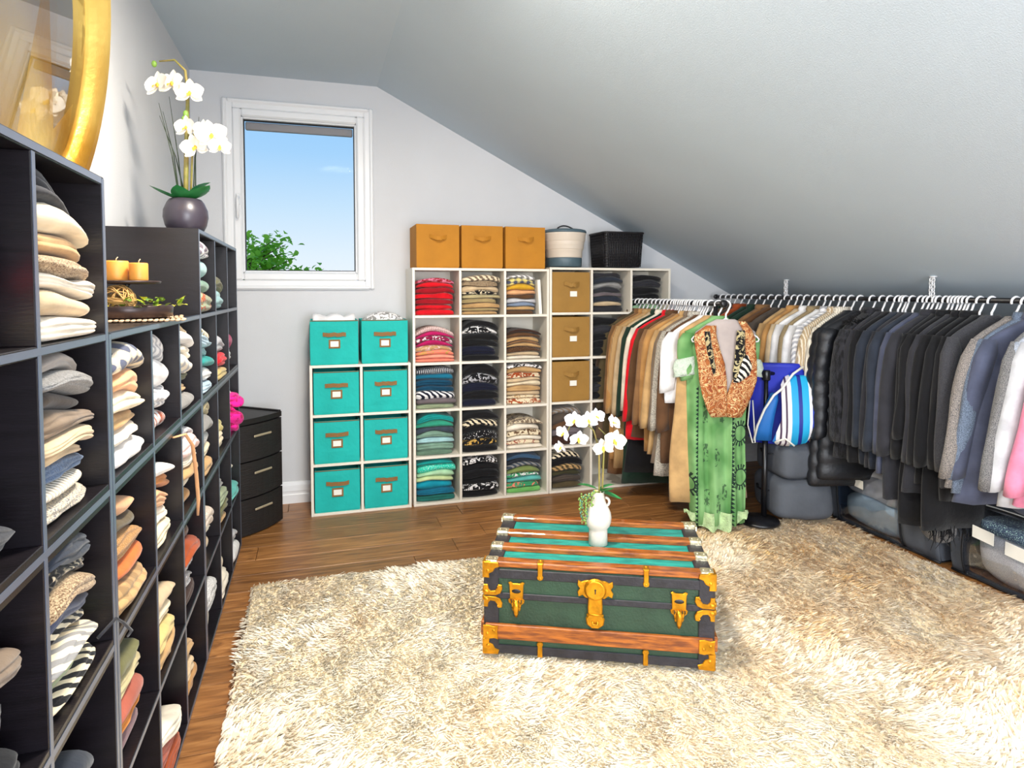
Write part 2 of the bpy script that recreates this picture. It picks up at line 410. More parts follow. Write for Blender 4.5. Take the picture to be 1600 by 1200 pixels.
prof = [(XL-.15, ZC), (XK, ZC), (XR+.2, SL(XR+.2)), (XR+.2, SL(XR+.2)+.12), (XK+.02, ZC+.12), (XL-.15, ZC+.12)]
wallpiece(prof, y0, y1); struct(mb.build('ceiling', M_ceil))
def baseboard(name, a, b, nrm):
    a = Vector(a); b = Vector(b); nrm = Vector(nrm)
    pr = [(0, 0), (.018, 0), (.018, .055), (.014, .062), (.014, .075), (.016, .08), (.012, .115), (.006, .135), (0, .14)]
    m_ = MB(); m_.rings([[p+nrm*q+Vector((0, 0, z)) for q, z in pr] for p in (a, b)], True, True, False)
    struct(m_.build(name, M_trim))
baseboard('baseboard_back', (XL, YB, 0), (XR, YB, 0), (0, -1, 0))
baseboard('baseboard_left', (XL, YF, 0), (XL, YB, 0), (1, 0, 0))
baseboard('baseboard_right', (XR, YF, 0), (XR, YB, 0), (-1, 0, 0))

# window in the back wall
win = struct(bpy.data.objects.new('window_1', None)); COL.objects.link(win); win.location = ((wx0+wx1)/2, YB, (wz0+wz1)/2)
W_, H_ = wx1-wx0, wz1-wz0
def frame(name, w_, h_, t, d, yc, m, ch=.004):
    m_ = MB()
    for s in (-1, 1):
        m_.box((s*(w_/2-t/2), yc, 0), (t, d, h_), ch); m_.box((0, yc, s*(h_/2-t/2)), (w_-2*t, d, t), ch)
    return m_.build(name, m, win)
frame('casing', W_+.035, H_+.035, .028, .03, -.012, M_trim, .01)
frame('window_frame', W_, H_, .042, .09, .03, M_trim, .006)
frame('sash', W_-.08, H_-.08, .052, .075, .015, M_trim, .01)
frame('glazing_bead', W_-.182, H_-.182, .012, .05, .02, M_trim, .004)
frame('gasket', W_-.204, H_-.204, .006, .03, .03, M_piping, 0)
MB().box((0, .04, 0), (W_-.2, .012, H_-.2)).build('pane', M_glass, win)
MB().box((0, .075, H_/2-.13), (W_-.22, .03, .05), .006).build('roller_blind', mat('blind_grey', '8f8d90', .7), win)
hb = MB(); hb.box((-W_/2+.07, -.03, -.03), (.024, .012, .07), .004); hb.tube([(-W_/2+.07, -.036, -.02), (-W_/2+.07, -.055, -.02), (-W_/2+.07, -.06, -.035), (-W_/2+.07, -.06, -.15)], .009, 8)
hb.build('handle', M_trim, win)
# window frames behind the camera; the gable one is added for fill
for nm, loc, sz, ax in (('window_2', (XL-.06, (lw0+lw1)/2, (lz0+lz1)/2), (lw1-lw0, lz1-lz0), 'x'), ('added_gable_window', ((gx0+gx1)/2, YF-.06, (gz0+gz1)/2), (gx1-gx0, gz1-gz0), 'y')):
    win = struct(bpy.data.objects.new(nm, None)); COL.objects.link(win); win.location = loc
    if ax == 'x': win.rotation_euler = (0, 0, PI/2)
    else: win.rotation_euler = (0, 0, PI)
    frame('window_frame', sz[0], sz[1], .06, .08, 0, M_trim, .006)
    MB().box((0, 0, 0), (.05, .06, sz[1]-.1)).build('mullion', M_trim, win)
# added flush ceiling lamp, out of view, around the fill light
lamp = thing('added_ceiling_lamp', 'added round white flush ceiling lamp, unseen, on the flat ceiling', 'lamp', (.22, 1.85, ZC))
MB().lathe([(.19, 0), (.2, -.02), (.19, -.045)], 32).build('base', M_trim, lamp)
em = mat('lamp_diffuser', 'fff2e0', .4); em.node_tree.nodes['Principled BSDF'].inputs['Emission Color'].default_value = (1, .9, .75, 1); em.node_tree.nodes['Principled BSDF'].inputs['Emission Strength'].default_value = 2
MB().lathe([(.17, -.045), (.16, -.065), (.10, -.078), (.02, -.082)], 32).build('diffuser', em, lamp)

# outside
struct(MB().box((0, 30, -3.1), (120, 90, .2)).build('lawn', mat('lawn_grass', '5d8040', .9, var=.2, vscale=2)))
leafm = mat('tree_leaf', '6aa828', .6, c2='a8d850', vscale=3)
_n = leafm.node_tree; _tr = _n.nodes.new('ShaderNodeBsdfTranslucent'); _tr.inputs[0].default_value = lin('b4e04c'); _mx = _n.nodes.new('ShaderNodeMixShader'); _mx.inputs[0].default_value = .55
_n.links.new(_n.nodes['Principled BSDF'].outputs[0], _mx.inputs[1]); _n.links.new(_tr.outputs[0], _mx.inputs[2]); _n.links.new(_mx.outputs[0], _n.nodes['Material Output'].inputs[0])
def tree(name, label, loc, H, R, nb, seed):
    t = thing(name, label, 'tree', loc); r = random.Random(seed); m_ = MB(); lv = MB()
    m_.tube([(0, 0, 0), (.05, 0, H*.5), (0, .05, H*.8), (.02, 0, H*.96)], [.10, .07, .03, .008], 8)
    for i in range(nb):
        a = r.uniform(0, 6.28); z0 = H*r.uniform(.55, .92); k = (H-z0)/(H*.45); L_ = R*(.25+.9*k)*r.uniform(.7, 1.1)
        e = Vector((math.cos(a)*L_, math.sin(a)*L_, z0+L_*r.uniform(.4, .9)))
        p0 = Vector((0, 0, z0)); mid = p0.lerp(e, .5)+Vector((0, 0, .04))
        m_.tube([p0, mid, e], [.014, .009, .004], 5)
        for j in range(46):
            q = p0.lerp(e, r.uniform(.35, 1.05))+Vector((r.gauss(0, .07), r.gauss(0, .07), r.gauss(0, .07)))
            d = Vector((r.gauss(0, 1), r.gauss(0, 1), r.gauss(0, .7))); lv.blade(q, d, (r.gauss(0, .5), r.gauss(0, .5), 1), r.uniform(.07, .12), r.uniform(.05, .08), .2, 3)
    m_.build('trunk', mat('bark', '5a4634', .9), t)
    o = lv.build('foliage', leafm, t); o['kind'] = 'stuff'
tree('garden_tree', 'leafy green tree beyond the lower left corner of the window', (-.95, 9.3, -3), 5.42, 1.15, 90, 3)
tree('garden_tree', 'green tree barely showing at the right edge of the window', (1.26, 9.6, -3), 5.1, .85, 46, 8)
# ================================================================== SHELF UNITS
def board_unit(root, xs, zs, D, th, m, back=True, z_base=None, doubled=(), band=None):
    """cube shelf in local coords: front at y=0, x in xs, z in zs (board centre lines), depth D"""
    W0, W1 = xs[0], xs[-1]; Z0, Z1 = zs[0], zs[-1]
    bot = z_base if z_base is not None else Z0-th/2
    for x in (W0, W1): MB().box((x, D/2, (bot+Z1+th/2)/2), (th, D, Z1+th/2-bot), .0012).build('side_panel', m, root)
    for i, z in enumerate(zs):
        nm = 'bottom_panel' if i == 0 else ('top_panel' if i == len(zs)-1 else 'shelf_board')
        if i in doubled:
            for s in (-1, 1): MB().box(((W0+W1)/2, D/2, z+s*(th/2+.001)), (W1-W0-th, D-.001, th), .0012).build(nm, m, root)
        else: MB().box(((W0+W1)/2, D/2, z), (W1-W0-th, D-.001, th), .0012).build(nm, m, root)
    for x in xs[1:-1]:
        for i in range(len(zs)-1):
            g0 = th if i in doubled else th/2; g1 = th if (i+1) in doubled else th/2
            MB().box((x, D/2, (zs[i]+g0+zs[i+1]-g1)/2), (th, D-.001, zs[i+1]-zs[i]-g0-g1), .0012).build('divider', m, root)
    if band is not None:  # thin front strips carrying the painted window sheen
        for x in (W0, W1): MB().box((x, -.0006, (bot+Z1+th/2)/2), (th*.8, .0012, Z1-bot)).build('edge_sheen_band', band, root)
        for z in zs: MB().box(((W0+W1)/2, -.0004, z), (W1-W0-th, .001, th*.7)).build('edge_sheen_band', band, root)
        for x in xs[1:-1]: MB().box((x, -.0002, (Z0+Z1)/2), (th*.7, .001, Z1-Z0-th)).build('edge_sheen_band', band, root)
    if back: MB().box(((W0+W1)/2, D-.003, (Z0+Z1)/2), (W1-W0-th, .006, Z1-Z0-th)).build('back_panel', m, root)
    if z_base is not None: MB().box(((W0+W1)/2, .02, (bot+Z0-th/2)/2), (W1-W0-th, .015, Z0-th/2-bot)).build('plinth', m, root)

YS = 4.03                                          # front plane of the white shelves
P = .305
def white_unit(label, x0, nc, nr, ztop):
    t = thing('cube_shelf', label, 'shelf', (x0, YS, 0))
    ph = (ztop-.016)/nr
    xs = [.008+i*((nc*P-.016)/nc) for i in range(nc+1)]; zs = [.008+i*ph for i in range(nr+1)]
    board_unit(t, xs, zs, .30, .016, M_white); return t, xs, zs
U_teal = white_unit('short white cube shelf filled with teal fabric bins', -.045, 2, 3, .925)
U_tw = white_unit('tall white cube shelf of folded sweaters with ochre bins on top', .578, 3, 5, 1.523)
U_rw = white_unit('right tall white cube shelf, half hidden by hanging clothes', 1.497, 3, 5, 1.535)

XS = -.403; DS = .30
def dark_unit(label, ys, zs, doubled):
    t = thing('cube_shelf', label, 'shelf', (XS, 0, 0), PI/2)
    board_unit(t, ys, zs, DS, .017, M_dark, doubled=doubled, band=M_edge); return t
ZR = [.012, .33, .65, .97, 1.283, 1.593]
D_near = dark_unit('nearest tall dark cube shelf at left edge of photo', [.80, 1.135, 1.462], ZR, (2, 3))
D_low = dark_unit('low dark cube shelf carrying the candle tray', [1.481, 1.825, 2.172, 2.535], ZR[:5], (2, 3))
D_far = dark_unit('farthest dark cube shelf with potted orchid on top', [2.554, 2.93, 3.31, 3.67], ZR, (2, 3))

# ================================================================== FOLDED CLOTHES
def fold_mesh(w_, d_, lo, hi, layers, bulge, seed, e_pow=3.0, M=13, drop=.5, rag=.004):
    r = random.Random(seed); rs = []
    offs = [r.uniform(-rag, rag) for _ in range(layers)]; wob = [(r.uniform(3, 9), r.uniform(0, 6.28), r.uniform(.0, rag)) for _ in range(layers)]
    K = 6 if layers > 1 else 9
    for i in range(M):
        s = i/(M-1); s = .5-.5*math.cos(PI*s)*(.85+.15*abs(math.cos(PI*s)))
        c = abs(2*s-1); e = max(0.0, 1-c**e_pow)**(1/2.2)
        x = (s-.5)*w_; z0 = lo(s); z1 = hi(s); hgt = (z1-z0)*(1-drop+drop*e)
        z1 = z0+hgt; ins = (1-e)*.035*min(1, d_/.25)
        pr = [(d_-ins, z0+hgt*.15), (d_*.5, z0), (bulge*.9+ins, z0)]
        for j in range(layers):
            a0 = j/layers; a1 = (j+1)/layers
            of = offs[j]+wob[j][2]*math.sin(wob[j][0]*s*2+wob[j][1])
            for k in range(K):
                u = (k+.5)/K; t = a0+(a1-a0)*u
                arc = math.sqrt(max(0, 1-(2*u-1)**2)); base = bulge*(1-math.sqrt(max(0, 1-(2*t-1)**2)))*.75
                amp = min(.014, hgt/layers*.55)
                pr.append((base+of+amp*(1-arc)+ins, z0+hgt*t))
        pr += [(bulge*.9+ins+.004, z1), (d_*.5, z1), (d_-ins, z0+hgt*.85)]
        rs.append([(x, y, z) for y, z in pr])
    m_ = MB(); m_.rings(rs, True, True, True, flip=True); return m_

def stack(unit_rot, origin, w_, d_, H, specs, cellname, group, seed, arch=.02, tilt=0.0, bulge=.02, kind='sweater', wj=.08, thick=None, xj=.012, xl=True, lay=(1, 3), noise=.007, dropr=(.25, .6), yj=.012):
    """origin = front left bottom of the stack; local x along the shelf, y into it"""
    r = random.Random(seed); n = len(specs)
    ts = [r.uniform(.75, 1.3)*(thick[i] if thick else 1) for i in range(n)]; S = sum(ts)
    zs = [0]
    for t in ts[::-1]: zs.append(zs[-1]+t/S*H)
    phs = [(r.uniform(0, 6.28), r.uniform(1.2, 2.6), r.uniform(.3, 1)*noise) for _ in range(n+1)]
    def bnd(i):
        ph, k, a = phs[i]; f = i/n
        if i == 0: return lambda s: 0.0
        return lambda s: zs[i]+arch*f*(1-(2*s-1)**2-.35)+tilt*f*(s-.5)+a*math.sin(k*PI*s+ph)*min(1, f*2)
    ca, sa = math.cos(unit_rot), math.sin(unit_rot)
    for i in range(n):                        # i = 0 is the bottom one
        sp = specs[n-1-i]; ww = w_*(1-r.uniform(0, wj)); xo = r.uniform(0, xj); dd = d_*r.uniform(.9, 1)
        lo, hi0 = bnd(i), bnd(i+1)
        hi = (lambda lo, hi0: lambda s: max(lo(s)+.006, hi0(s)-.0012))(lo, hi0)
        th = zs[i+1]-zs[i]
        L_ = r.randint(*lay) if th > .022 else 1
        cs, pat = parse(sp)
        o = fold_mesh(ww, dd, lo, hi, L_, bulge*r.uniform(.7, 1.3), seed*31+i, e_pow=r.uniform(2.2, 4.5), drop=r.uniform(*dropr)).build('folded_'+kind, fabric(sp))
        lx = ww/2+xo if xl else w_/2+r.uniform(-xj, xj); ly = r.uniform(0, yj)
        o.location = (origin[0]+ca*lx-sa*ly, origin[1]+sa*lx+ca*ly, origin[2]+.0005)
        o.rotation_euler = (0, 0, unit_rot+r.uniform(-.03, .03))
        col = ' and '.join(cs) if pat else cs[0]
        if not pat and len(cs) > 1: col = ' and '.join(cs)
        lab = f"{col} {PADJ[pat]} {kind}, {ORD[n-1-i]} down, {cellname}"
        if len(lab.split()) > 16: lab = f"{cs[0]} {PADJ[pat]} {kind}, {ORD[n-1-i]} down, {cellname}" if n > 1 else f"single {col} {PADJ[pat]} {kind}, {cellname}"
        tag(o, ' '.join(lab.split()), kind, group)

ROWN = ['top', 'second', 'third', 'fourth', 'bottom']; COLN = ['left', 'middle', 'right']
def white_cell(U, uname, r_, c_, specs, fill, arch=.012, seed=0, wf=.9, **k):
    t, xs, zs = U; nr = len(zs)-1
    x0 = t.location.x+xs[c_]+.012; wd = xs[c_+1]-xs[c_]-.024; z0 = zs[nr-1-r_]+.009; hh = zs[1]-zs[0]-.018
    stack(0, (x0, YS+.014, z0), wd*wf, .265, hh*fill-arch*.6, [s for s in specs.split(',')], f"{ROWN[r_]} row {COLN[c_]} cubby of {uname}", f"sweaters folded in the {uname}", 100+seed+r_*10+c_, arch=arch, **k)
TW = [(0, 0, "dark red+pink print,red,dark red,red,dark red,red,red", .84, .018), (0, 1, "taupe+cream stripe,dark brown+beige tweed,beige,black+cream print,olive beige,khaki,tan,khaki,tan", .9, .01),
      (0, 2, "white+grey stripe,slate blue+pale yellow plaid,mustard,peach,brown,pale grey,blue grey,tan,brown", .92, .01),
      (1, 0, "pale pink knit,magenta,raspberry+white print,magenta,tan+pale pink print,coral+gold print,salmon,coral", .8, .04), (1, 1, "black,black+white print,black,black,navy,black", .93, .035),
      (1, 2, "dark brown,brown,tan,tan brown,tan,brown knit,beige,ivory", .72, .03),
      (2, 0, "slate+white knit,teal blue,petrol,petrol,navy+white stripe,grey mauve,sage", .93, .015), (2, 1, "black,black+silver print,navy,black,navy", .95, .03),
      (2, 2, "white+black print,tan,rust+cream print,beige,cream,tan,beige,cream+tan print,cream+rust print", .95, .015),
      (3, 0, "teal,sea green,slate,grey green,pale aqua,grey green,moss", .94, .03), (3, 1, "black,black+cream stripe,black,black+white dots,black+gold print,black", .92, .03),
      (3, 2, "taupe+cream print,ivory,cream+brown print,ivory,cream+dusty red print,ivory", .7, .03),
      (4, 0, "teal,bright teal spark,pale green,light lime,turquoise,teal blue,dark teal", .96, .015), (4, 1, "black+white print,black,black,black,black+white print,black", .94, .015),
      (4, 2, "steel blue,dark slate,slate+grey stripe,olive green,green+white print,aqua,green+coral print,lime green", .93, .03)]
for i, (r_, c_, sp, f, ar) in enumerate(TW):
    white_cell(U_tw, 'tall white shelf', r_, c_, sp, f, ar, seed=i*3, wf=.76 if (r_, c_) == (0, 2) else .93)
RWC = [(0, 1, "charcoal,dark slate,grey,charcoal,grey mauve,dark slate,beige,charcoal", .95, .01), (0, 2, "black,charcoal,black,black,moss,pale green", .9, .01),
       (1, 1, "black,charcoal,black,black,black", .93, .02), (2, 1, "black,black,charcoal,black", .8, .02),
       (3, 0, "grey+taupe stripe,dark taupe,brown,grey mauve,dark brown", .92, .03), (4, 0, "black+cream stripe,black,olive brown+tan stripe,dark olive,dark taupe,olive brown", .9, .03)]
for i, (r_, c_, sp, f, ar) in enumerate(RWC):
    white_cell(U_rw, 'right white shelf', r_, c_, sp, f, ar, seed=200+i*3, wf=.86)

def dark_cell(uname, ys, c_, r_, ztop_i, specs, fill, seed, colname, **k):
    y0 = ys[c_]+.012; wd = ys[c_+1]-ys[c_]-.024; zi = ztop_i; z0 = ZR[zi-1]+(.018 if zi-1 in (2, 3) else .009); hh = .312-.03
    r = random.Random(seed)
    kw = dict(arch=r.uniform(.005, .03), tilt=r.uniform(-.07, -.01), bulge=.034, wj=.2, lay=(1, 3), noise=.014, dropr=(.1, .38), yj=.035); kw.update(k)
    stack(PI/2, (XS+.012, y0, z0), min(wd*.9, .30), .26, hh*fill, specs.split(','), f"{ROWN[r_]} row {colname} cubby of {uname}", f"sweaters folded in the {uname}", seed, **kw)
DK = [('nearest dark shelf', [.80, 1.135, 1.462], 5, ['left', 'right'],
       [["charcoal,dark olive,dark grey,red,cream+red print,cream", "dark grey,charcoal,cream,tan,oatmeal+brown tweed,ivory,beige,ivory"],
        ["charcoal,black", "warm grey,grey tweed,dark taupe,taupe,beige,oatmeal,denim blue tweed,ivory knit,slate blue+cream tweed"],
        ["taupe,charcoal,dark blue,black", "dark slate,black+cream leopard,oatmeal+brown tweed,slate blue,cream+black stripe,grey+cream stripe,sage,black+cream stripe"],
        ["dark blue,charcoal,black", "dark slate,navy,grey"], []]),
      ('low dark shelf', [1.481, 1.825, 2.172, 2.535], 4, COLN,
       [["cream+slate blue plaid,peach,cream,tan,ivory,white", "silver+white stripe,white,silver+white stripe,white+rust fur", "beige,white,ivory,ivory+silver stripe,olive,tan,grey"],
        ["peach,olive brown,camel tweed,rust orange,tan plaid", "white,amber,peach,ivory,cream", "silver+white stripe,pale pink,ivory,tan,ivory,camel"],
        ["olive,olive beige,dusty red,amber,mauve", "beige,cream,sand,tan", "brown,rust,mauve+white tweed,grey mauve+white tweed,dark brown"],
        ["taupe,brown", "ivory,dusty red,rust", "tan,beige,camel"]]),
      ('far dark shelf', [2.554, 2.93, 3.31, 3.67], 5, COLN,
       [["mauve grey+white stripe,pale aqua,grey green,sage+rust print", "olive,pale aqua", ""],
        ["sand+white stripe,pale blue,pale aqua,teal,white,pale blue", "silver,red,sand", "magenta,white,salmon"],
        ["olive beige,grey,white+grey tweed,cream,tan", "pale yellow,cream", "white,hot pink,pink,red"],
        ["white+tan tweed,ivory,beige", "grey,sage,olive,tan", "ivory,mint,aqua"],
        ["grey+white tweed,ivory", "cream,ivory", "pale grey,white"]])]
FILL = {('nearest dark shelf', 0): [.93, .93], ('nearest dark shelf', 1): [.3, .95], ('nearest dark shelf', 2): [.75, .95], ('nearest dark shelf', 3): [.7, .7],
        ('low dark shelf', 0): [.88, .9, .98], ('low dark shelf', 1): [.85, .8, .92], ('low dark shelf', 2): [.75, .7, .88], ('low dark shelf', 3): [.35, .5, .6],
        ('far dark shelf', 0): [.93, .5, 0], ('far dark shelf', 1): [.85, .6, .6], ('far dark shelf', 2): [.95, .5, .75], ('far dark shelf', 3): [.65, .7, .6], ('far dark shelf', 4): [.75, .55, .5]}
k = 0
for un, ys, top_i, cn, rows in DK:
    for r_, cells in enumerate(rows):
        for c_, sp in enumerate(cells):
            k += 1
            if sp: dark_cell(un, ys, c_, r_, top_i-r_, sp, FILL[(un, r_)][c_], 500+k, cn[c_])
# pink bundle spilling out of the far dark shelf; cord hanging from the low dark shelf
b = MB(); r = random.Random(8)
for i in range(9):
    M_ = Matrix.Rotation(r.uniform(-.9, .9), 3, 'X') @ Matrix.Rotation(r.uniform(-.6, .6), 3, 'Y')
    b.soft((r.uniform(-.02, .015), r.uniform(-.03, .03), -.085+.021*i), (r.uniform(.07, .11), r.uniform(.08, .12), r.uniform(.025, .045)), 2.6, 10, .008, i, M=M_)
o = b.build('scarf_bundle', fabric('hot pink+magenta print')); o.location = (XS-.02, 3.49, .755)
tag(o, 'crumpled hot pink scarf spilling over the far dark shelf edge', 'scarf')
o = MB().tube([(XS+.0, 2.05, .95), (XS+.025, 2.09, .95), (XS+.032, 2.16, .90), (XS+.034, 2.20, .80), (XS+.034, 2.225, .71), (XS+.03, 2.235, .655)], [.005, .006, .006, .006, .006, .004], 8, sy=.5).build('tie_belt', fabric('peach'))
tag(o, 'peach fabric tie belt hanging out of the low dark shelf', 'belt')
o = MB().tube([(XS+.0, 1.36, .72), (XS+.02, 1.40, .735), (XS+.025, 1.43, .71), (XS+.03, 1.465, .675), (XS+.02, 1.475, .66)], .003, 8).build('drawstring', fabric('charcoal'))
tag(o, 'dark drawstring dangling from the nearest dark shelf', 'cord')
# flat white binder standing right of the yellow stack
x_ = U_tw[0].location.x+U_tw[1][3]-.045
o = MB().box((0, 0, .115), (.022, .22, .23), .002).build('binder', M_card); o.location = (x_, YS+.13, U_tw[2][4]+.0085); o.rotation_euler = (0, -.06, 0); o.location.x -= .0
tag(o, 'slim white folder standing beside the yellow plaid stack', 'folder')

# ================================================================== FABRIC BINS
def fabric_bin(name, label, cat, m, loc, w_=.268, d_=.27, h_=.27, trim=None, holder=True, group=None, hz=.68, lid=False, seed=0, open_top=True, cz=.47, flat_handle=True, xo=0.0):
    t = thing(name, label, cat, loc, 0, group); r = random.Random(seed)
    a = MB(); n = 7; TH = .006
    def ringat(z, ins, bul):
        pts = []
        for s0, s1 in (((-1, -1), (1, -1)), ((1, -1), (1, 1)), ((1, 1), (-1, 1)), ((-1, 1), (-1, -1))):
            for i in range(n):
                f = i/n; x = s0[0]+(s1[0]-s0[0])*f; y = s0[1]+(s1[1]-s0[1])*f
                b = bul*math.sin(PI*f)
                nx = x*(w_/2-ins); ny = y*(d_/2-ins)
                if s0[1] == s1[1]: ny += s0[1]*b
                else: nx += s0[0]*b
                pts.append((nx, ny, z))
        return pts
    rs = [ringat(.0, .004, 0), ringat(.01, 0, 0)]
    for i in range(1, 8):
        z = .01+(h_-.012)*i/8; rs.append(ringat(z, 0, .006*math.sin(PI*i/8)+r.uniform(-.0015, .0015)))
    rs += [ringat(h_, 0, -.001)]
    if open_top: rs += [ringat(h_, TH, -.001), ringat(.02, TH, 0)]
    a.rings(rs, True, True, False); a.build('body', m, t)
    if trim is not None:
        b = MB(); q = w_/2-.001
        b.tube([(-q, -d_/2-.0005, h_-.003), (0, -d_/2-.001, h_-.004), (q, -d_/2-.0005, h_-.003)], .0028, 6); b.build('top_trim', trim, t)
    hm = trim if trim is not None else m
    hw = .068 if flat_handle else .055
    z = h_*hz; yf = -d_/2-.007; b = MB(); pts = []
    for i in range(9):
        f = i/8; bow = math.sin(PI*f)
        pts.append((xo+(f-.5)*2*hw, yf-.002-bow*(.008 if flat_handle else .03), z+(0 if flat_handle else -.012*bow)+r.uniform(-.003, .003)))
    sh = .012
    rs = [[(p[0], p[1]-.0015, p[2]+sh), (p[0], p[1]+.0015, p[2]+sh), (p[0], p[1]+.0015, p[2]-sh), (p[0], p[1]-.0015, p[2]-sh)] for p in pts]
    b.rings(rs, True, True, False); b.build('handle', hm, t)
    if holder:
        zc = h_*cz; hx, hy = .034, .027
        b = MB()
        for s in (-1, 1):
            b.box((xo*.3+s*(hx-.005), yf-.0015, zc), (.010, .004, 2*hy), .001); b.box((xo*.3, yf-.0015, zc+s*(hy-.005)), (2*hx-.02, .004, .010), .001)
        fr = b.build('label_holder', hm, t)
        MB().box((xo*.3, yf-.0005, zc), (2*hx-.018, .002, 2*hy-.018)).build('label_card', M_card, fr)
    elif lid: pass
    return t
T_, xs_, zs_ = U_teal
for r_ in range(3):
    for c_ in range(2):
        fabric_bin('fabric_bin', f"teal fabric bin in the {['top', 'middle', 'bottom'][r_]} {['left', 'right'][c_]} cubby of the short white shelf", 'bin', M_tealbin,
                   (T_.location.x+(xs_[c_]+xs_[c_+1])/2, YS+.143, zs_[2-r_]+.0085), trim=M_strap, group='teal bins in the short white shelf', seed=r_*2+c_, h_=.262)
tops = []
for c_ in range(2):
    tops.append(fabric_bin('fabric_bin', f"open teal fabric bin on top of the short white shelf, {['left', 'right'][c_]} one", 'bin', M_tealbin,
               (T_.location.x+(.148, .452)[c_], YS+.15, .9255), w_=.284, trim=M_strap, group='teal bins on the short white shelf', seed=20+c_, h_=.272))
for c_, (lb, sp) in enumerate((('white cloth showing above the left open teal bin', 'white'), ('white and grey patterned cloth arching over the right open teal bin', 'white+grey print'))):
    b = MB(); n = 13; rs = []
    for i in range(n):
        f = i/(n-1); x = (f-.5)*.25; h = (.285+.022*abs(math.sin(f*7+1))) if c_ == 0 else (.272+.045*math.sin(PI*f)**.7)
        rs.append([(x, y, z) for y, z in ((-.11, .05), (-.115, h-.02), (-.09, h), (.0, h+.004), (.09, h-.004), (.11, h-.03), (.11, .05))])
    b.rings(rs, True, True, True, flip=True); o = b.build('folded_cloth', fabric(sp)); o.location = tops[c_].location; tag(o, lb, 'cloth')
T_, xs_, zs_ = U_rw
for r_ in range(3):
    fabric_bin('fabric_bin', f"tan fabric bin in the {ROWN[r_]} left cubby of the right white shelf", 'bin', M_tanbin,
               (T_.location.x+(xs_[0]+xs_[1])/2, YS+.143, zs_[4-r_]+.0085), holder=False, group='tan bins in the right white shelf', seed=40+r_, h_=.272, w_=.272, flat_handle=False, hz=.72, xo=.0)
    b = MB().box((.012, -.147, .272*.46), (.05, .002, .036)); b.build('label_card', M_card, [o for o in bpy.data.objects if o.get('label') == f"tan fabric bin in the {ROWN[r_]} left cubby of the right white shelf"][0])
for i, px in enumerate((.745, 1.036, 1.33)):
    fabric_bin('fabric_bin', f"ochre fabric bin on the tall white shelf, {['leftmost', 'middle', 'rightmost'][i]} of three", 'bin', M_ochre, (px, YS+.16, 1.5235), w_=.275, d_=.29, h_=.275,
               holder=False, group='ochre bins on the tall white shelf', seed=60+i, flat_handle=False, hz=.72)
# ================================================================== ON TOP OF THE WHITE SHELVES
t = thing('collapsible_bucket', 'white and grey collapsible bucket with grey lid on the right white shelf', 'bucket', (1.66, YS+.155, 1.5435))
M_bw = mat('bucket_white', 'ddd0c0', .45); M_bg = mat('bucket_grey', '4e626c', .45)
MB().lathe([(.118, 0), (.122, .004), (.124, .055), (.122, .062)], 40).build('base', M_bg, t)
MB().lathe([(.118, .058), (.123, .066), (.126, .07), (.128, .115), (.133, .12), (.136, .125), (.138, .170), (.143, .176), (.146, .18), (.148, .218), (.152, .224), (.152, .236), (.147, .238), (.143, .18), (.13, .12), (.118, .064)], 40).build('body', M_bw, t)
MB().lathe([(.154, .232), (.156, .240), (.15, .252), (.13, .257), (.02, .26)], 40).build('lid', M_bg, t)
MB().tube([(.06*math.cos(a), -.02+.02*math.sin(a*2), .262+.022*math.sin(a)) for a in [PI*i/10 for i in range(11)]], .005, 6).build('cord_handle', M_blackm, t)
t = thing('storage_basket', 'black woven plastic basket beside the bucket on the right white shelf', 'basket', (2.058, YS+.155, 1.5435))
M_bask = mat('black_wicker_plastic', '141216', .5)
def rrect(hx, hy, r, z, n=5):
    out = []
    for cx, cy, a0 in ((hx-r, hy-r, 0), (-hx+r, hy-r, PI/2), (-hx+r, -hy+r, PI), (hx-r, -hy+r, 1.5*PI)):
        for i in range(n+1):
            a = a0+PI/2*i/n; out.append((cx+r*math.cos(a), cy+r*math.sin(a), z))
    return out
b = MB(); b.rings([rrect(.138, .12, .03, 0), rrect(.150, .13, .03, .235), rrect(.144, .124, .028, .235), rrect(.132, .114, .026, .01)], True, True, False); b.build('body', M_bask, t)
b = MB()
for i in range(11):                                  # horizontal weave strands
    f = (i+.5)/11; q = rrect(.139+.0115*f, .121+.0095*f, .03, .008+.215*f, 3); b.tube(q+[q[0]], .005, 5, False, 1.2)
o = b.build('weave', M_bask, t)
b = MB()
for i in range(15):
    f = (i+.5)/15
    for sy_ in (-1, 1):
        b.tube([((f-.5)*2*.125, sy_*.1225, .004), ((f-.5)*2*.138, sy_*.1325, .23)], .004, 5)
for i in range(11):
    f = (i+.5)/11
    for sx in (-1, 1): b.tube([(sx*.141, (f-.5)*2*.11, .004), (sx*.1535, (f-.5)*2*.118, .23)], .004, 5)
b.build('ribs', M_bask, t)
q = rrect(.155, .136, .032, .238); MB().tube(q+[q[0]], .008, 6, False).build('rim', M_bask, t)

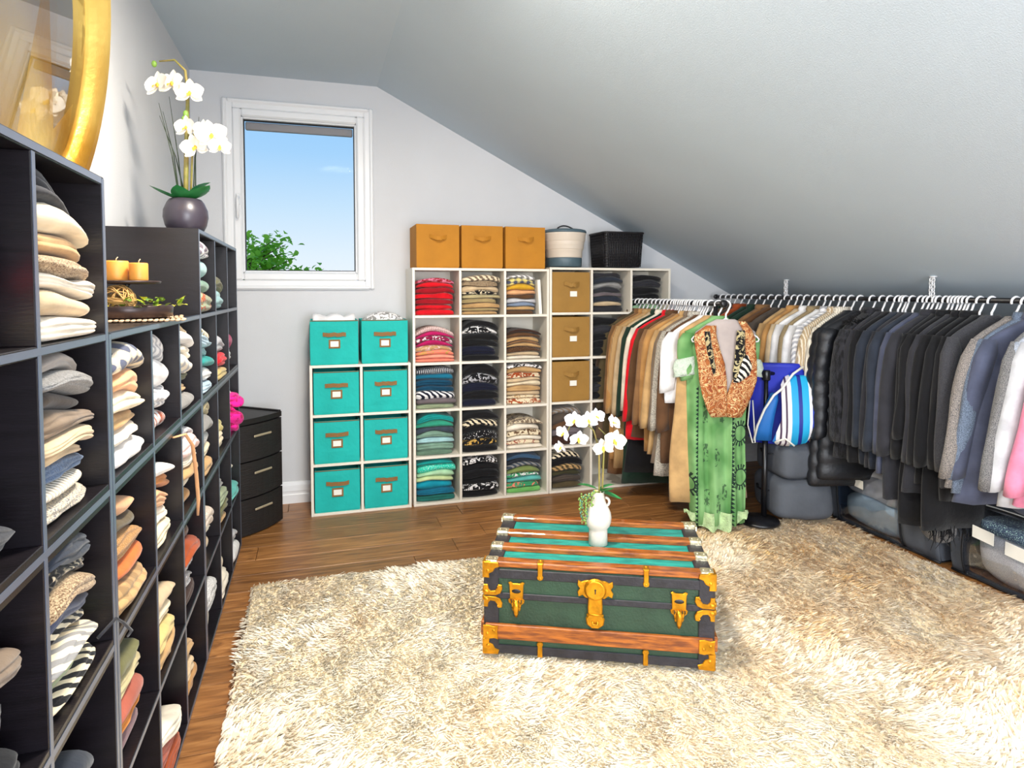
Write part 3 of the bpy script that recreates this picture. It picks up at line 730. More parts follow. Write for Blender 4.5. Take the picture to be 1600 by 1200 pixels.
# ================================================================== DRAWER CART
t = thing('drawer_cart', 'black three-drawer plastic cart angled in the back left corner', 'drawers', (-.325, 3.90, 0), PI/2-math.radians(40.7)-0.0)
Wc, Dc, Hc = .36, .34, .66
def bowed(x0, x1, z0, z1, bow, d, n=8, ch=.004):
    rs = []
    for i in range(n+1):
        f = i/n; x = x0+(x1-x0)*f; yb = -bow*math.sin(PI*f)
        rs.append([(x, yb, z0), (x, yb, z1), (x, d, z1), (x, d, z0)])
    return MB().rings(rs, True, True, False, flip=True)
bowed(-Wc/2, Wc/2, Hc-.03, Hc, .02, Dc).build('top_panel', M_bplast, t)
b = MB()
for s in (-1, 1):
    b.box((s*(Wc/2-.006), .18, Hc/2), (.012, .32, Hc-.03), .003); b.box((s*(Wc/2-.006), Dc-.02, Hc/2), (.02, .02, Hc-.02), .003)
b.box((0, Dc-.006, Hc/2), (Wc-.02, .010, Hc-.04)); b.box((0, .17, .012), (Wc-.03, .3, .02), .003)
b.build('frame', M_bplast, t)
tr = MB()
for s in (-1, 1): tr.box((s*(Wc/2-.012), .16, Hc+.004), (.018, .32, .010), .003)
tr.box((0, Dc-.012, Hc+.004), (Wc-.04, .018, .010), .003); tr.build('tray_rim', M_bplast, t)
M_hdl = mat('silver_handle', 'b8aa90', .4, metal=.4)
for i in range(3):
    z0 = .008+i*.208; d = bowed(-Wc/2+.002, Wc/2-.002, z0, z0+.200, .028, .02).build('drawer', mat('black_drawer_front', '1b191a', .55, bump=.35, bscale=45, stretch=(.4, 1, 4)), t)
    MB().box((0, -.031, z0+.135), (.13, .008, .013), .003).build('handle', M_hdl, d)

# ================================================================== MIRROR ON THE LEFT WALL
t = thing('round_mirror', 'round gilt framed mirror on the left wall above the low dark shelf', 'mirror', (XL+.10, 1.735, 1.96))
t.scale = (1.2, 1.2, 1.2)
t.rotation_euler = (0, math.radians(8), math.radians(2.5))
Mx = Matrix.Rotation(PI/2, 3, 'Y')
MB().lathe([(.30, 0), (.43, 0), (.435, .012), (.425, .026), (.41, .022), (.40, .03), (.385, .042), (.37, .034), (.36, .04), (.34, .048), (.325, .034), (.315, .03), (.31, .018), (.30, .012)], 64, M=Mx).build('frame', M_gold, t)
b = MB(); b.rings([[Mx @ Vector((.308*math.cos(2*PI*k/48), .308*math.sin(2*PI*k/48), z)) for k in range(48)] for z in (.006, .012)], True, True, False); b.build('mirror_glass', M_mirror, t)

# ================================================================== ORCHID ON THE FAR DARK SHELF
def orchid_flower(parent, c, n, R, m, seed, lip=True):
    r = random.Random(seed); n = Vector(n).normalized(); up = Vector((0, 0, 1)); s_ = n.cross(up)
    s_ = s_.normalized() if s_.length > .01 else Vector((1, 0, 0)); u = s_.cross(n).normalized(); b = MB(); rot = r.uniform(-.3, .3)
    for i, (a, L_, W_) in enumerate(((90, .95, .62), (210, .95, .6), (330, .95, .6), (15, 1.0, 1.05), (165, 1.0, 1.05))):
        a = math.radians(a)+rot; d = s_*math.cos(a)+u*math.sin(a)
        b.blade(Vector(c)+n*(.004 if i > 2 else 0), d+n*.12, n, R*L_, R*W_, -.18+r.uniform(-.1, .1), 5, .12, .5)
    f = b.build('flower', m, parent)
    if lip:
        l = MB(); l.soft((0, 0, 0), (R*.22, R*.22, R*.3), 2, 6); 
        l.blade((0, 0, 0), -u*.6+n*.8, n, R*.45, R*.3, .3, 4)
        lo = l.build('lip', M_lip, f); lo.location = Vector(c)+n*R*.12
    return f
t = thing('potted_orchid', 'cream artificial orchid in a round dark pot on the far dark shelf', 'plant', (-.485, 2.79, 1.6018))
M_pot = mat('dark_pot', '3b3540', .35, spec=.6, var=.15, vscale=4)
b = MB(); b.lathe([(.052, 0), (.062, .006), (.074, .03), (.081, .062), (.079, .09), (.067, .118), (.058, .131), (.054, .133), (.050, .128), (.05, .118)], 36); b.build('pot', M_pot, t)
MB().lathe([(.049, .12), (.03, .126), (.005, .128)], 20).build('moss', mat('moss_fill', '6a7a3a', .9, bump=.8, bscale=150), t)
for i, (a, L_, W_, el, cu) in enumerate(((205, .135, .062, .35, -.12), (-20, .135, .085, .35, -.14), (20, .12, .085, 1.0, .12), (280, .11, .075, .35, -.2), (60, .12, .06, .5, .0), (140, .11, .06, .6, 0))):
    a = math.radians(a-17); d = Vector((math.cos(a), math.sin(a), el)); MB().blade((0, 0, .125), d, (0, 0, 1), L_, W_, cu, 6).build('leaf', M_leaf, t)
# image-right direction in the room, for laying the flowers out along the spray
RT = Vector((math.cos(YAW), -math.sin(YAW), 0)); FW = Vector((math.sin(YAW), math.cos(YAW), 0)); UP = Vector((0, 0, 1))
def loc_(r_, u_, f_=0): return RT*r_+UP*u_+FW*f_
MB().tube([loc_(0, .12), loc_(.005, .25), loc_(.012, .42), loc_(.018, .54), loc_(.01, .63), loc_(-.03, .67), loc_(-.09, .665)], [.009, .009, .008, .006, .005, .004, .003], 8).build('stem', M_stem, t)
MB().tube([loc_(.02, .12), loc_(.03, .30), loc_(.04, .42), loc_(.085, .40), loc_(.13, .37)], [.004, .004, .003, .003, .002], 6).build('stem', M_stem, t)
for i, (r0, r1, h_) in enumerate(((-.012, -.085, .50), (-.016, -.075, .47), (-.008, -.055, .53), (.0, -.10, .46), (.02, .055, .42), (.025, .045, .46))):
    MB().tube([loc_(r0, .12, .01*i-.02), loc_((r0+r1)*.4, .3, .01*i-.02), loc_(r1, h_, .01*i-.02)], [.0028, .002, .0008], 5).build('grass_blade', mat('dark_grass', '2c3a24', .6), t)
CAMV = -FW
for i, (r_, u_, R_, tilt) in enumerate(((.03, .40, .05, (-.3, .1)), (.062, .325, .055, (.1, .05)), (.125, .37, .062, (.35, .1)), (.155, .33, .045, (.3, -.3)), (.045, .53, .058, (.15, .1)), (-.02, .565, .06, (-.3, .25)), (-.075, .56, .06, (-.4, .2)), (.09, .395, .04, (-.2, .3)))):
    orchid_flower(t, loc_(r_, u_, -.035), CAMV+RT*tilt[0]+UP*tilt[1], R_, M_petal, 30+i)
b = MB(); b.soft(loc_(.014, .46, -.012), (.02, .018, .028), 2, 6); b.soft(loc_(-.11, .655), (.02, .02, .026), 2, 6); b.soft(loc_(.01, .44, -.02), (.016, .016, .02), 2, 6); b.build('bud', M_bud, t)

# ================================================================== CANDLE TRAY ON THE LOW DARK SHELF
TX, TY, TZ = -.515, 2.06, 1.2917
b = MB(); ns = 22
for i in range(ns):
    f = (i-(ns-1)/2)*.013
    b.tube([(f*1.0, -.17, .0045+.001*(i % 2)), (f*1.05, -.06, .0035), (f*1.0, .06, .0035), (f*1.03, .17, .004+.002*(i % 3 == 0))], .0062, 6, True, .5)
o = b.build('placemat', mat('rattan_placemat', 'c8a888', .7, var=.2, vscale=40)); o.location = (TX, TY, TZ); o.rotation_euler = (0, 0, .2)
tag(o, 'pale slatted placemat under the candle tray on the low dark shelf', 'placemat')
t = thing('candle_stand', 'black candle stand with round bowl base on a pale placemat', 'candle holder', (TX, TY, TZ+.007))
M_st = mat('bronze_bowl', '3c3030', .35, metal=.4)
MB().lathe([(.09, 0), (.115, .004), (.118, .034), (.116, .036), (.112, .034), (.108, .008), (.02, .007)], 40).build('bowl', M_st, t)
MB().lathe([(.012, .006), (.008, .02), (.007, .09), (.012, .098)], 12).build('post', M_blackm, t)
MB().lathe([(.03, .096), (.085, .098), (.088, .104), (.084, .106), (.02, .102)], 36).build('plate', M_st, t)
M_wax = mat('honey_wax', 'e09a45', .45, var=.06, vscale=12); M_wax.node_tree.nodes['Principled BSDF'].inputs['Subsurface Weight'].default_value = .0
for i, (r_, rad, h_) in enumerate(((-.028, .032, .056), (.036, .024, .050))):
    p = Vector((TX, TY, TZ+.007+.1062))+RT*r_
    c = thing('pillar_candle', ['wider amber pillar candle, left on the black candle stand', 'narrower amber pillar candle, right on the black candle stand'][i], 'candle', p, 0, 'amber candles on the stand')
    MB().lathe([(rad*.96, 0), (rad, .003), (rad, h_-.004), (rad*.93, h_), (rad*.3, h_-.004), (.002, h_-.004)], 28).build('wax', M_wax, c)
    MB().tube([(0, 0, h_-.004), (.001, 0, h_+.006), (.005, 0, h_+.011)], .0014, 5).build('wick', mat('wick', 'd8c8a0', .8), c)
r = random.Random(9); b = MB()
for i in range(34):
    a, e = r.uniform(0, 6.28), r.uniform(0, 3.14); ax = Vector((math.sin(e)*math.cos(a), math.sin(e)*math.sin(a), math.cos(e))); u = ax.orthogonal().normalized(); v = ax.cross(u); R_ = .043*r.uniform(.9, 1.03)
    pts = [u*math.cos(2*PI*k/16)*R_+v*math.sin(2*PI*k/16)*R_ for k in range(17)]; b.tube(pts, .0018, 4, False)
bo = b.build('vine_ball', mat('vine', 'b08850', .8, var=.3, vscale=30)); p = Vector((TX, TY, TZ+.058))-FW*.058+RT*.012; bo.location = p
tag(bo, 'woven vine ball lying in the bowl of the candle stand', 'ornament')
t = thing('leaf_sprig', 'artificial green and yellow leaf sprigs lying around the vine ball', 'greenery', (TX, TY, TZ+.045)); b = MB()
for i in range(60):
    a = r.uniform(-2.6, 1.1); rr = r.uniform(.07, .125); c = Vector((math.cos(a)*rr, math.sin(a)*rr, r.uniform(-.01, .012)))
    if i < 26: c = RT*r.uniform(.05, .16)+Vector((0, 0, r.uniform(-.004, .02)))-FW*r.uniform(.0, .06)
    MB().blade(c, (r.gauss(0, 1), r.gauss(0, 1), r.uniform(-.1, .7)), (0, 0, 1), r.uniform(.02, .035), r.uniform(.010, .017), .1, 4).build('leaf', mat(['sprig_leaf_a', 'sprig_leaf_b', 'sprig_leaf_c'][i % 3], ['7a9a2a', 'c8c83c', '4a6a20'][i % 3], .5), t)

# ================================================================== STEAMER TRUNK
TR = thing('steamer_trunk', 'vintage green steamer trunk with wood slats and brass fittings', 'trunk', (.584, 2.252, 0), math.radians(-24.8))
TW_, TD, Z0, Z1 = .82, .508, .036, .368; HT = Z1-Z0
ZJ = Z0+HT*.655
MB().box((TW_/2, TD/2, (Z0+ZJ)/2), (TW_-.006, TD-.006, ZJ-Z0-.002), .004).build('body', M_tgreen, TR)
lid = MB().box((TW_/2, TD/2, (ZJ+Z1-.012)/2), (TW_-.006, TD-.006, Z1-.012-ZJ), .004).build('lid', M_tgreen, TR)
MB().box((TW_/2, TD/2, Z1-.011), (TW_-.10, TD-.02, .006), .001).build('top_panel', M_tteal, lid)
def bind(name, c, sz, par=TR): return MB().box(c, sz, .0025).build(name, M_tblack, par)
h = lambda f: Z0+HT*f
for y_, s in ((0, -1), (TD, 1)):
    for f0, f1 in ((0, .10), (.62, .69), (.85, .955)): bind('binding', (TW_/2, y_+s*.0005, (h(f0)+h(f1))/2), (TW_-.004, .006, h(f1)-h(f0)))
for x_, s in ((0, -1), (TW_, 1)):
    for f0, f1 in ((0, .10), (.62, .69), (.85, .955)): bind('binding', (x_+s*.0005, TD/2, (h(f0)+h(f1))/2), (.006, TD-.004, h(f1)-h(f0)))
    bind('top_edge_band', (x_-s*.027, TD/2, Z1-.008), (.058, TD-.002, .012))
    for y_, q in ((0, -1), (TD, 1)):
        bind('corner_strip', (x_-s*.026, y_+q*.001, (Z0+Z1)/2), (.052, .007, HT-.01)); bind('corner_strip', (x_+s*.001, y_-q*.026, (Z0+Z1)/2), (.007, .052, HT-.01))
# wooden slats on the lid, front, back and ends
ys_ = [.022, .165, .312, .486]
for i, y_ in enumerate(ys_):
    sl = MB().box((TW_/2, y_, Z1+.001), (TW_-.004, .046, .022), .004).build('wood_slat', M_slat, TR)
    for s in (0, 1):
        cp = MB(); xc = .022 if s == 0 else TW_-.022
        cp.box((xc, y_, Z1+.0015), (.052, .050, .0265), .006)
        for q in (-.012, .012): cp.soft((xc+q, y_, Z1+.0145), (.008, .008, .006), 2, 5)
        cp.build('slat_cap', M_nickel, sl)
fz = (h(.18)+h(.345))/2; fh = h(.345)-h(.18)
for y_, s in ((0, -1), (TD, 1)):
    sl = MB().box((TW_/2, y_+s*.008, fz), (TW_-.004, .016, fh), .003).build('wood_slat', M_slat, TR)
    for xc in (.024, TW_-.024):
        c = MB(); M_ = None
        pts = [(-.028, -.024), (-.01, -.027), (.012, -.022), (.028, -.026), (.025, 0), (.028, .026), (.012, .022), (-.01, .027), (-.028, .024)]
        c.poly([(p[0]+xc, p[1]+fz) for p in pts], .006, c=(0, y_+(-.016 if s < 0 else .022), 0), bev=.002)
        for q in (-.012, .012): c.soft((xc+q, y_+s*.022, fz+q*.5), (.012, .006, .012), 2, 5)
        c.build('slat_clamp', M_brass, sl)
for x_, s in ((0, -1), (TW_, 1)): MB().box((x_+s*.008, TD/2, fz), (.016, TD-.004, fh), .003).build('wood_slat', M_slat, TR)
# brass corner caps
for x_, s in ((0, 1), (TW_, -1)):
    for y_, q in ((0, 1), (TD, -1)):
        for z_, u in ((Z0, 1), (Z1+.008, -1)):
            c = MB()
            pts = [(-.004, -.004), (.05, -.002), (.054, .014), (.038, .02), (.03, .034), (.016, .04), (.018, .056), (-.004, .056)]
            c.poly([(x_+s*px_, z_+u*pz_) for px_, pz_ in pts], .007, c=(0, y_-(.0015 if q > 0 else -.0085), 0), bev=.002)
            Mz = Matrix.Rotation(PI/2, 3, 'Z')
            c.poly([(y_+q*px_, z_+u*pz_) for px_, pz_ in pts], .007, M=Mz, c=(x_-s*.0015+(.0 if s < 0 else -.0), 0, 0) if s < 0 else (x_-s*.0085, 0, 0), bev=.002)
            c.soft((x_+s*.01, y_+q*.01, z_+u*.010), (.036, .036, .034), 3, 7); c.soft((x_+s*.012, y_-q*.008, z_+u*.03), (.014, .006, .014), 2, 5)
            c.build('corner_cap', M_brass if q > 0 else M_nickel, TR)
# X-shaped edge clamps at the lid joint
for x_, s in ((0, 1), (TW_, -1)):
    c = MB()
    for u in (1, -1):
        pts = [(-.003, .002), (-.003, .042), (.012, .042), (.014, .026), (.022, .018), (.038, .02), (.046, .03), (.050, .044), (.064, .042), (.066, .026), (.058, .010), (.040, .002)]
        c.poly([(x_+s*a, ZJ+u*bz) for a, bz in pts], .007, c=(0, -.003, 0), bev=.002)
        c.soft((x_+s*.006, -.006, ZJ+u*.014), (.022, .014, .018), 2.5, 6); c.soft((x_+s*.050, -.010, ZJ+u*.036), (.008, .004, .008), 2, 5)
        c.soft((x_-s*.004, .012, ZJ+u*.014), (.014, .03, .024), 3, 6)
    c.build('edge_clamp', M_brass, TR)
# small clamps over the top and bottom front edges
for xc in (.205, .585):
    for z_, u in ((Z1+.014, -1), (Z0-.002, 1)):
        L_ = .062 if u < 0 else .058
        pts = [(-.009, 0), (.009, 0), (.0085, L_*.7), (.012, L_*.8), (.009, L_*.95), (0, L_), (-.009, L_*.95), (-.012, L_*.8), (-.0085, L_*.7)]
        c = MB(); c.poly([(xc+a, z_+u*bz) for a, bz in pts], .006, c=(0, -.0035, 0), bev=.002); c.soft((xc, -.0095, z_+u*L_*.85), (.008, .004, .008), 2, 5)
        if u < 0: c.box((xc, .010, z_-.0005), (.022, .034, .005), .0015); c.soft((xc, .016, z_+.003), (.010, .010, .006), 2, 5)
        c.build('strap_clamp', M_brass, TR)
# draw latches
for xc in (.118, .700):
    zt = h(.79)
    l = MB(); pts = [(-.026, 0), (-.030, .008), (-.022, .012), (-.012, .006), (.012, .006), (.022, .012), (.030, .008), (.026, 0), (.024, -.05), (.030, -.056), (.028, -.066), (.018, -.074), (.014, -.096), (-.014, -.096), (-.018, -.074), (-.028, -.066), (-.030, -.056), (-.024, -.05)]
    l.poly([(xc+a, zt+bz) for a, bz in pts], .006, c=(0, -.003, 0), bev=.002)
    lo = l.build('latch', M_brass, TR)
    MB().soft((xc, -.0095, zt-.022), (.034, .004, .016), 2, 6).build('latch_slot', M_blackm, lo)
    a = MB(); a.tube([(xc, -.011, zt-.055), (xc, -.017, zt-.075), (xc, -.015, zt-.10), (xc, -.009, zt-.116)], [.011, .011, .009, .005], 8); a.cyl((xc-.024, -.011, zt-.058), (xc+.024, -.011, zt-.058), .0055, 8); a.cyl((xc-.016, -.010, zt-.085), (xc+.016, -.010, zt-.085), .004, 8)
    a.build('latch_arm', M_brass, lo)
    e = MB()
    for i in range(5): e.tube([(xc-.018+i*.009, -.0165, zt-.050), (xc-.016+i*.009, -.0165, zt-.058), (xc-.019+i*.009, -.0165, zt-.066)], .0016, 5)
    e.build('latch_ornament', M_piping, lo)
# hasp lock
xc = .405; zc = h(.80)
l = MB(); pts = [(-.062, .030), (-.050, .024), (-.036, .030), (0, .034), (.036, .030), (.050, .024), (.062, .030), (.064, .012), (.056, 0), (.064, -.014), (.060, -.030), (.046, -.024), (.034, -.034), (-.034, -.034), (-.046, -.024), (-.060, -.030), (-.064, -.014), (-.056, 0), (-.064, .012)]
l.poly([(xc+a, zc+bz) for a, bz in pts], .006, c=(0, -.003, 0), bev=.002); lk = l.build('lock_plate', M_brass, TR)
pts = [(.040*math.cos(a), .040*math.sin(a)) for a in [-.9+ (PI+1.8)*i/24 for i in range(25)]]+[(-.026, -.06), (-.026, -.094), (-.034, -.106), (-.030, -.128), (-.012, -.142), (.012, -.142), (.030, -.128), (.034, -.106), (.026, -.094), (.026, -.06)]
l = MB(); l.poly([(xc+a, zc+bz) for a, bz in pts], .008, c=(0, -.009, 0), bev=.004); hp = l.build('hasp', M_brass, lk)
MB().lathe([(.036, 0), (.036, .003), (.032, .006), (.027, .004), (.01, .005)], 28, (xc, -.017, zc), M=Matrix.Rotation(PI/2, 3, 'X')).build('lock_disc', M_brass, lk)
k_ = MB(); k_.soft((xc, -.0225, zc+.003), (.007, .003, .007), 2, 5); k_.box((xc, -.0225, zc-.005), (.004, .003, .012)); k_.build('keyhole', M_piping, lk)
b_ = MB(); b_.cyl((xc-.03, -.017, zc-.090), (xc+.03, -.017, zc-.090), .004, 8); b_.tube([(xc-.010, -.018, zc-.112), (xc-.008, -.023, zc-.124), (xc+.008, -.023, zc-.124), (xc+.010, -.018, zc-.112)], .003, 6); b_.build('hasp_hinge', M_brass, lk)
# casters
for x_ in (.09, TW_-.09):
    for y_ in (.06, TD-.06):
        c = MB(); c.box((x_, y_, Z0-.004), (.05, .05, .006), .001)
        for s in (-1, 1): c.box((x_+s*.013, y_+.006, Z0-.014), (.003, .024, .02), .001)
        co = c.build('caster', M_blackm, TR); MB().lathe([(.004, -.009), (.015, -.009), (.017, -.006), (.017, .006), (.015, .009), (.004, .009)], 18, (x_, y_+.008, .018), M=Matrix.Rotation(PI/2, 3, 'Y')).build('wheel', M_bplast, co)

# ================================================================== VASE AND WHITE ORCHID ON THE TRUNK
VP = Vector((1.070, 2.318, Z1+.003))
a_ = math.radians(-24.8)
t = thing('vase', 'white ceramic vase with bulbous body and small ring handle on the trunk', 'vase', VP)
t.location.z = Z1-.0076+.0
M_cer = mat('white_ceramic', 'e8ddd0', .35, spec=.5)
prof = [(.034, 0), (.038, .002), (.037, .058), (.037, .066), (.046, .076), (.051, .092), (.053, .11), (.050, .130), (.043, .146), (.036, .158), (.030, .172), (.025, .190), (.023, .208), (.0245, .213), (.021, .214), (.019, .205), (.022, .18)]
vz = MB().lathe([(r_, z_) for r_, z_ in prof], 36).build('body', M_cer, t)
pts = [RT*(.028+.016*math.sin(a))+UP*(.172+.017*math.cos(a)) for a in [PI*i/12 for i in range(13)]]
MB().tube(pts, .0055, 8).build('handle', M_cer, t)
o_ = thing('white_orchid', 'white orchid stems and trailing pearl strands standing in the trunk vase', 'plant', t.location+Vector((0, 0, .195)))
for i, pts in enumerate(([(0, -.10), (.004, .05), (.002, .19), (-.02, .265), (-.06, .30), (-.11, .295), (-.13, .245)], [(.01, -.10), (.018, .06), (.022, .18), (.03, .245), (.0, .275)])):
    MB().tube([loc_(x, z_, .004*i) for x, z_ in pts], [.004]*3+[.003]*(len(pts)-4)+[.002], 6).build('stem', M_stem, o_)
for i, (r_, u_, R_, tl) in enumerate(((-.098, .275, .045, (-.5, .2)), (-.045, .275, .045, (.1, .2)), (-.14, .225, .04, (-1.0, .1)), (-.085, .205, .045, (.2, -.3)), (.055, .195, .055, (.3, .1)), (.015, .17, .048, (-.1, -.2)), (.05, .265, .042, (1.2, .9)), (-.15, .17, .035, (-1, -.2)), (-.015, .29, .04, (.5, .5)))):
    orchid_flower(o_, loc_(r_, u_+.035, -.03), CAMV+RT*tl[0]+UP*tl[1], R_*.92, M_petalw if i not in (4, 5) else M_petal, 50+i)
for i, (a, L_, W_, el, cu) in enumerate(((195, .09, .038, .35, .1), (-28, .10, .045, -.35, -.1), (10, .07, .03, .35, .1), (-50, .07, .04, .1, -.2))):
    a = math.radians(a); d = RT*math.cos(a)+FW*math.sin(a)*.6+UP*el; MB().blade((0, 0, .026), d, (0, 0, 1), L_, W_, cu, 6).build('leaf', M_leaf, o_)
r = random.Random(3)
for s in range(7):
    x0 = -.022-.008*s*.9; f0 = r.uniform(-.03, .03); L_ = (.06, .09, .12, .135, .14, .12, .08)[s]; b = MB(); n = int(L_/.006)
    for j in range(n):
        f = j/n; p = loc_(x0*min(1, f*4+.3)-.012*min(1, 4*f)+r.gauss(0, .003), .03-f*L_+r.gauss(0, .002), f0*min(1, 3*f)-.035+r.gauss(0, .003)); b.soft(p, (.008, .008, .009), 2, 4)
    o = b.build('pearl_strand', mat('string_of_pearls_'+str(s % 3), ['7c9c48', 'a8b060', '5c8c70'][s % 3], .45), o_); o['kind'] = 'stuff'
# ================================================================== RACKS
RZ = 1.333; RX = 2.94
t = thing('hanging_rail', 'long black clothes rail hung on chains from the sloped ceiling', 'rail', (RX, 0, RZ))
MB().cyl((0, 1.35, 0), (0, 4.25, 0), .0125, 14).build('rail_tube', M_blackm, t)
for y_ in (1.35, 4.25):
    b = MB(); b.lathe([(.016, -.012), (.018, -.008), (.018, .008), (.016, .012)], 14, (0, y_, 0), M=Matrix.Rotation(PI/2, 3, 'X')); b.build('end_cap', M_blackm, t)
M_chain = mat('white_chain', 'e8e8ea', .35, metal=.3)
def torus_link(m_, c, R, r_, ax, el=1.5):
    pts = []
    for k in range(13):
        a = 2*PI*k/12; u = R*math.cos(a); z = R*el*math.sin(a); pts.append(Vector(c)+(Vector((u, 0, z)) if ax == 0 else Vector((0, u, z))))
    m_.tube(pts, r_, 5, False)
for y_ in (2.44, 3.48):
    top = SL(RX)-RZ; b = MB(); n = int(top/.017)
    for j in range(n): torus_link(b, (0, y_, .012+j*.0172), .0085, .0028, j % 2)
    for j in range(n):  torus_link(b, (0, y_+.012, .012+j*.0172), .0085, .0028, (j+1) % 2)
    b.build('chain', M_chain, t)
    b = MB(); b.lathe([(.018, 0), (.018, -.004), (.006, -.008)], 12, (0, y_, top)); b.tube([(0, y_, top), (.0, y_, top-.015), (0, y_+.012, top-.02)], .003, 6); b.build('ceiling_hook', M_chain, t)

FX, FY0, FY1, FZ = 2.15, 3.05, 4.12, 1.305
t = thing('garment_rack', 'freestanding black garment rack in front of the right white shelf', 'rack', (FX, FY0, 0))
MB().cyl((0, -.01, FZ), (0, FY1-FY0, FZ), .0135, 14).build('rail_tube', M_blackm, t)
for y_ in (-.015, FY1-FY0+.003): MB().lathe([(.014, -.014), (.021, -.010), (.021, .010), (.014, .014)], 16, (0, y_, FZ), M=Matrix.Rotation(PI/2, 3, 'X')).build('end_cap', M_blackm, t)
PX = .355
b = MB(); b.cyl((PX, .07, .02), (PX, .07, .56), .0165, 14); b.cyl((PX, .07, .5), (PX, .07, .90), .0125, 14); b.build('post', M_blackm, t)
MB().lathe([(.02, -.03), (.024, -.024), (.024, .024), (.02, .03)], 14, (PX, .07, .885)).build('collar', M_blackm, t)
b = MB(); b.cyl((PX-.01, .07, .895), (PX+.05, .07, .895), .0125, 12); b.cyl((PX, .07, .895), (PX, .9, .895), .0115, 12); b.build('lower_rail', M_blackm, t)
MB().lathe([(.115, 0), (.118, .006), (.112, .018), (.03, .026), (.018, .034)], 32, (PX-.05, .05, .030)).build('base', M_blackm, t)
b = MB(); b.cyl((0, .06, .02), (0, .06, FZ-.01), .0125, 12); b.cyl((0, .06, .03), (PX-.05, .06, .03), .011, 10); b.build('post', M_blackm, t)
b = MB(); b.cyl((0, FY1-FY0-.04, .02), (0, FY1-FY0-.04, FZ-.01), .0125, 12); b.build('post', M_blackm, t)

# ---- hanger (one built, the rest copied)
def make_hanger():
    t = thing('clothes_hanger', 'white tubular plastic clothes hanger on a black rail', 'hanger', (0, 0, 0))
    hk = [(.0235*math.cos(a), 0, .0235*math.sin(a)) for a in [math.radians(-15+i*20) for i in range(11)]][::1]
    hk = [(-x, y, z) for x, y, z in hk]
    pts = [(.0235*math.cos(math.radians(a)), 0, .0235*math.sin(math.radians(a))) for a in range(200, -41, -20)]+[(.010, 0, -.034), (0, 0, -.05), (0, 0, -.078)]
    MB().tube(pts, .0052, 7).build('hook', M_hang, t)
    b = MB(); b.tube([(.9*x, y, z-.012*(abs(x) > .04)) for x, y, z in [(0, 0, -.075), (.05, 0, -.088), (.13, 0, -.128), (.195, 0, -.165), (.207, 0, -.178), (.202, 0, -.190), (.18, 0, -.193), (0, 0, -.193), (-.18, 0, -.193), (-.202, 0, -.190), (-.207, 0, -.178), (-.195, 0, -.165), (-.13, 0, -.128), (-.05, 0, -.088), (0, 0, -.075)]], .0046, 7, False)
    b.build('frame', M_hang, t); return t
HANG = [None]; hr = random.Random(77)
def hanger(x, y, z, rz, group, holds=None):
    h_ = make_hanger() if HANG[0] is None else copy_tree(HANG[0])
    if HANG[0] is None: HANG[0] = h_
    h_.location = (x, y, z); h_.rotation_euler = (hr.uniform(-.04, .04), 0, rz); h_['group'] = group
    if holds is None: h_['label'] = 'bare white hanger hook bunched on the long ceiling-hung rail' if 'long' in group else 'bare white hanger hook bunched on the freestanding black rack'
    else: h_['label'] = ' '.join(('white hanger holding the '+holds).split()[:16])
    return h_

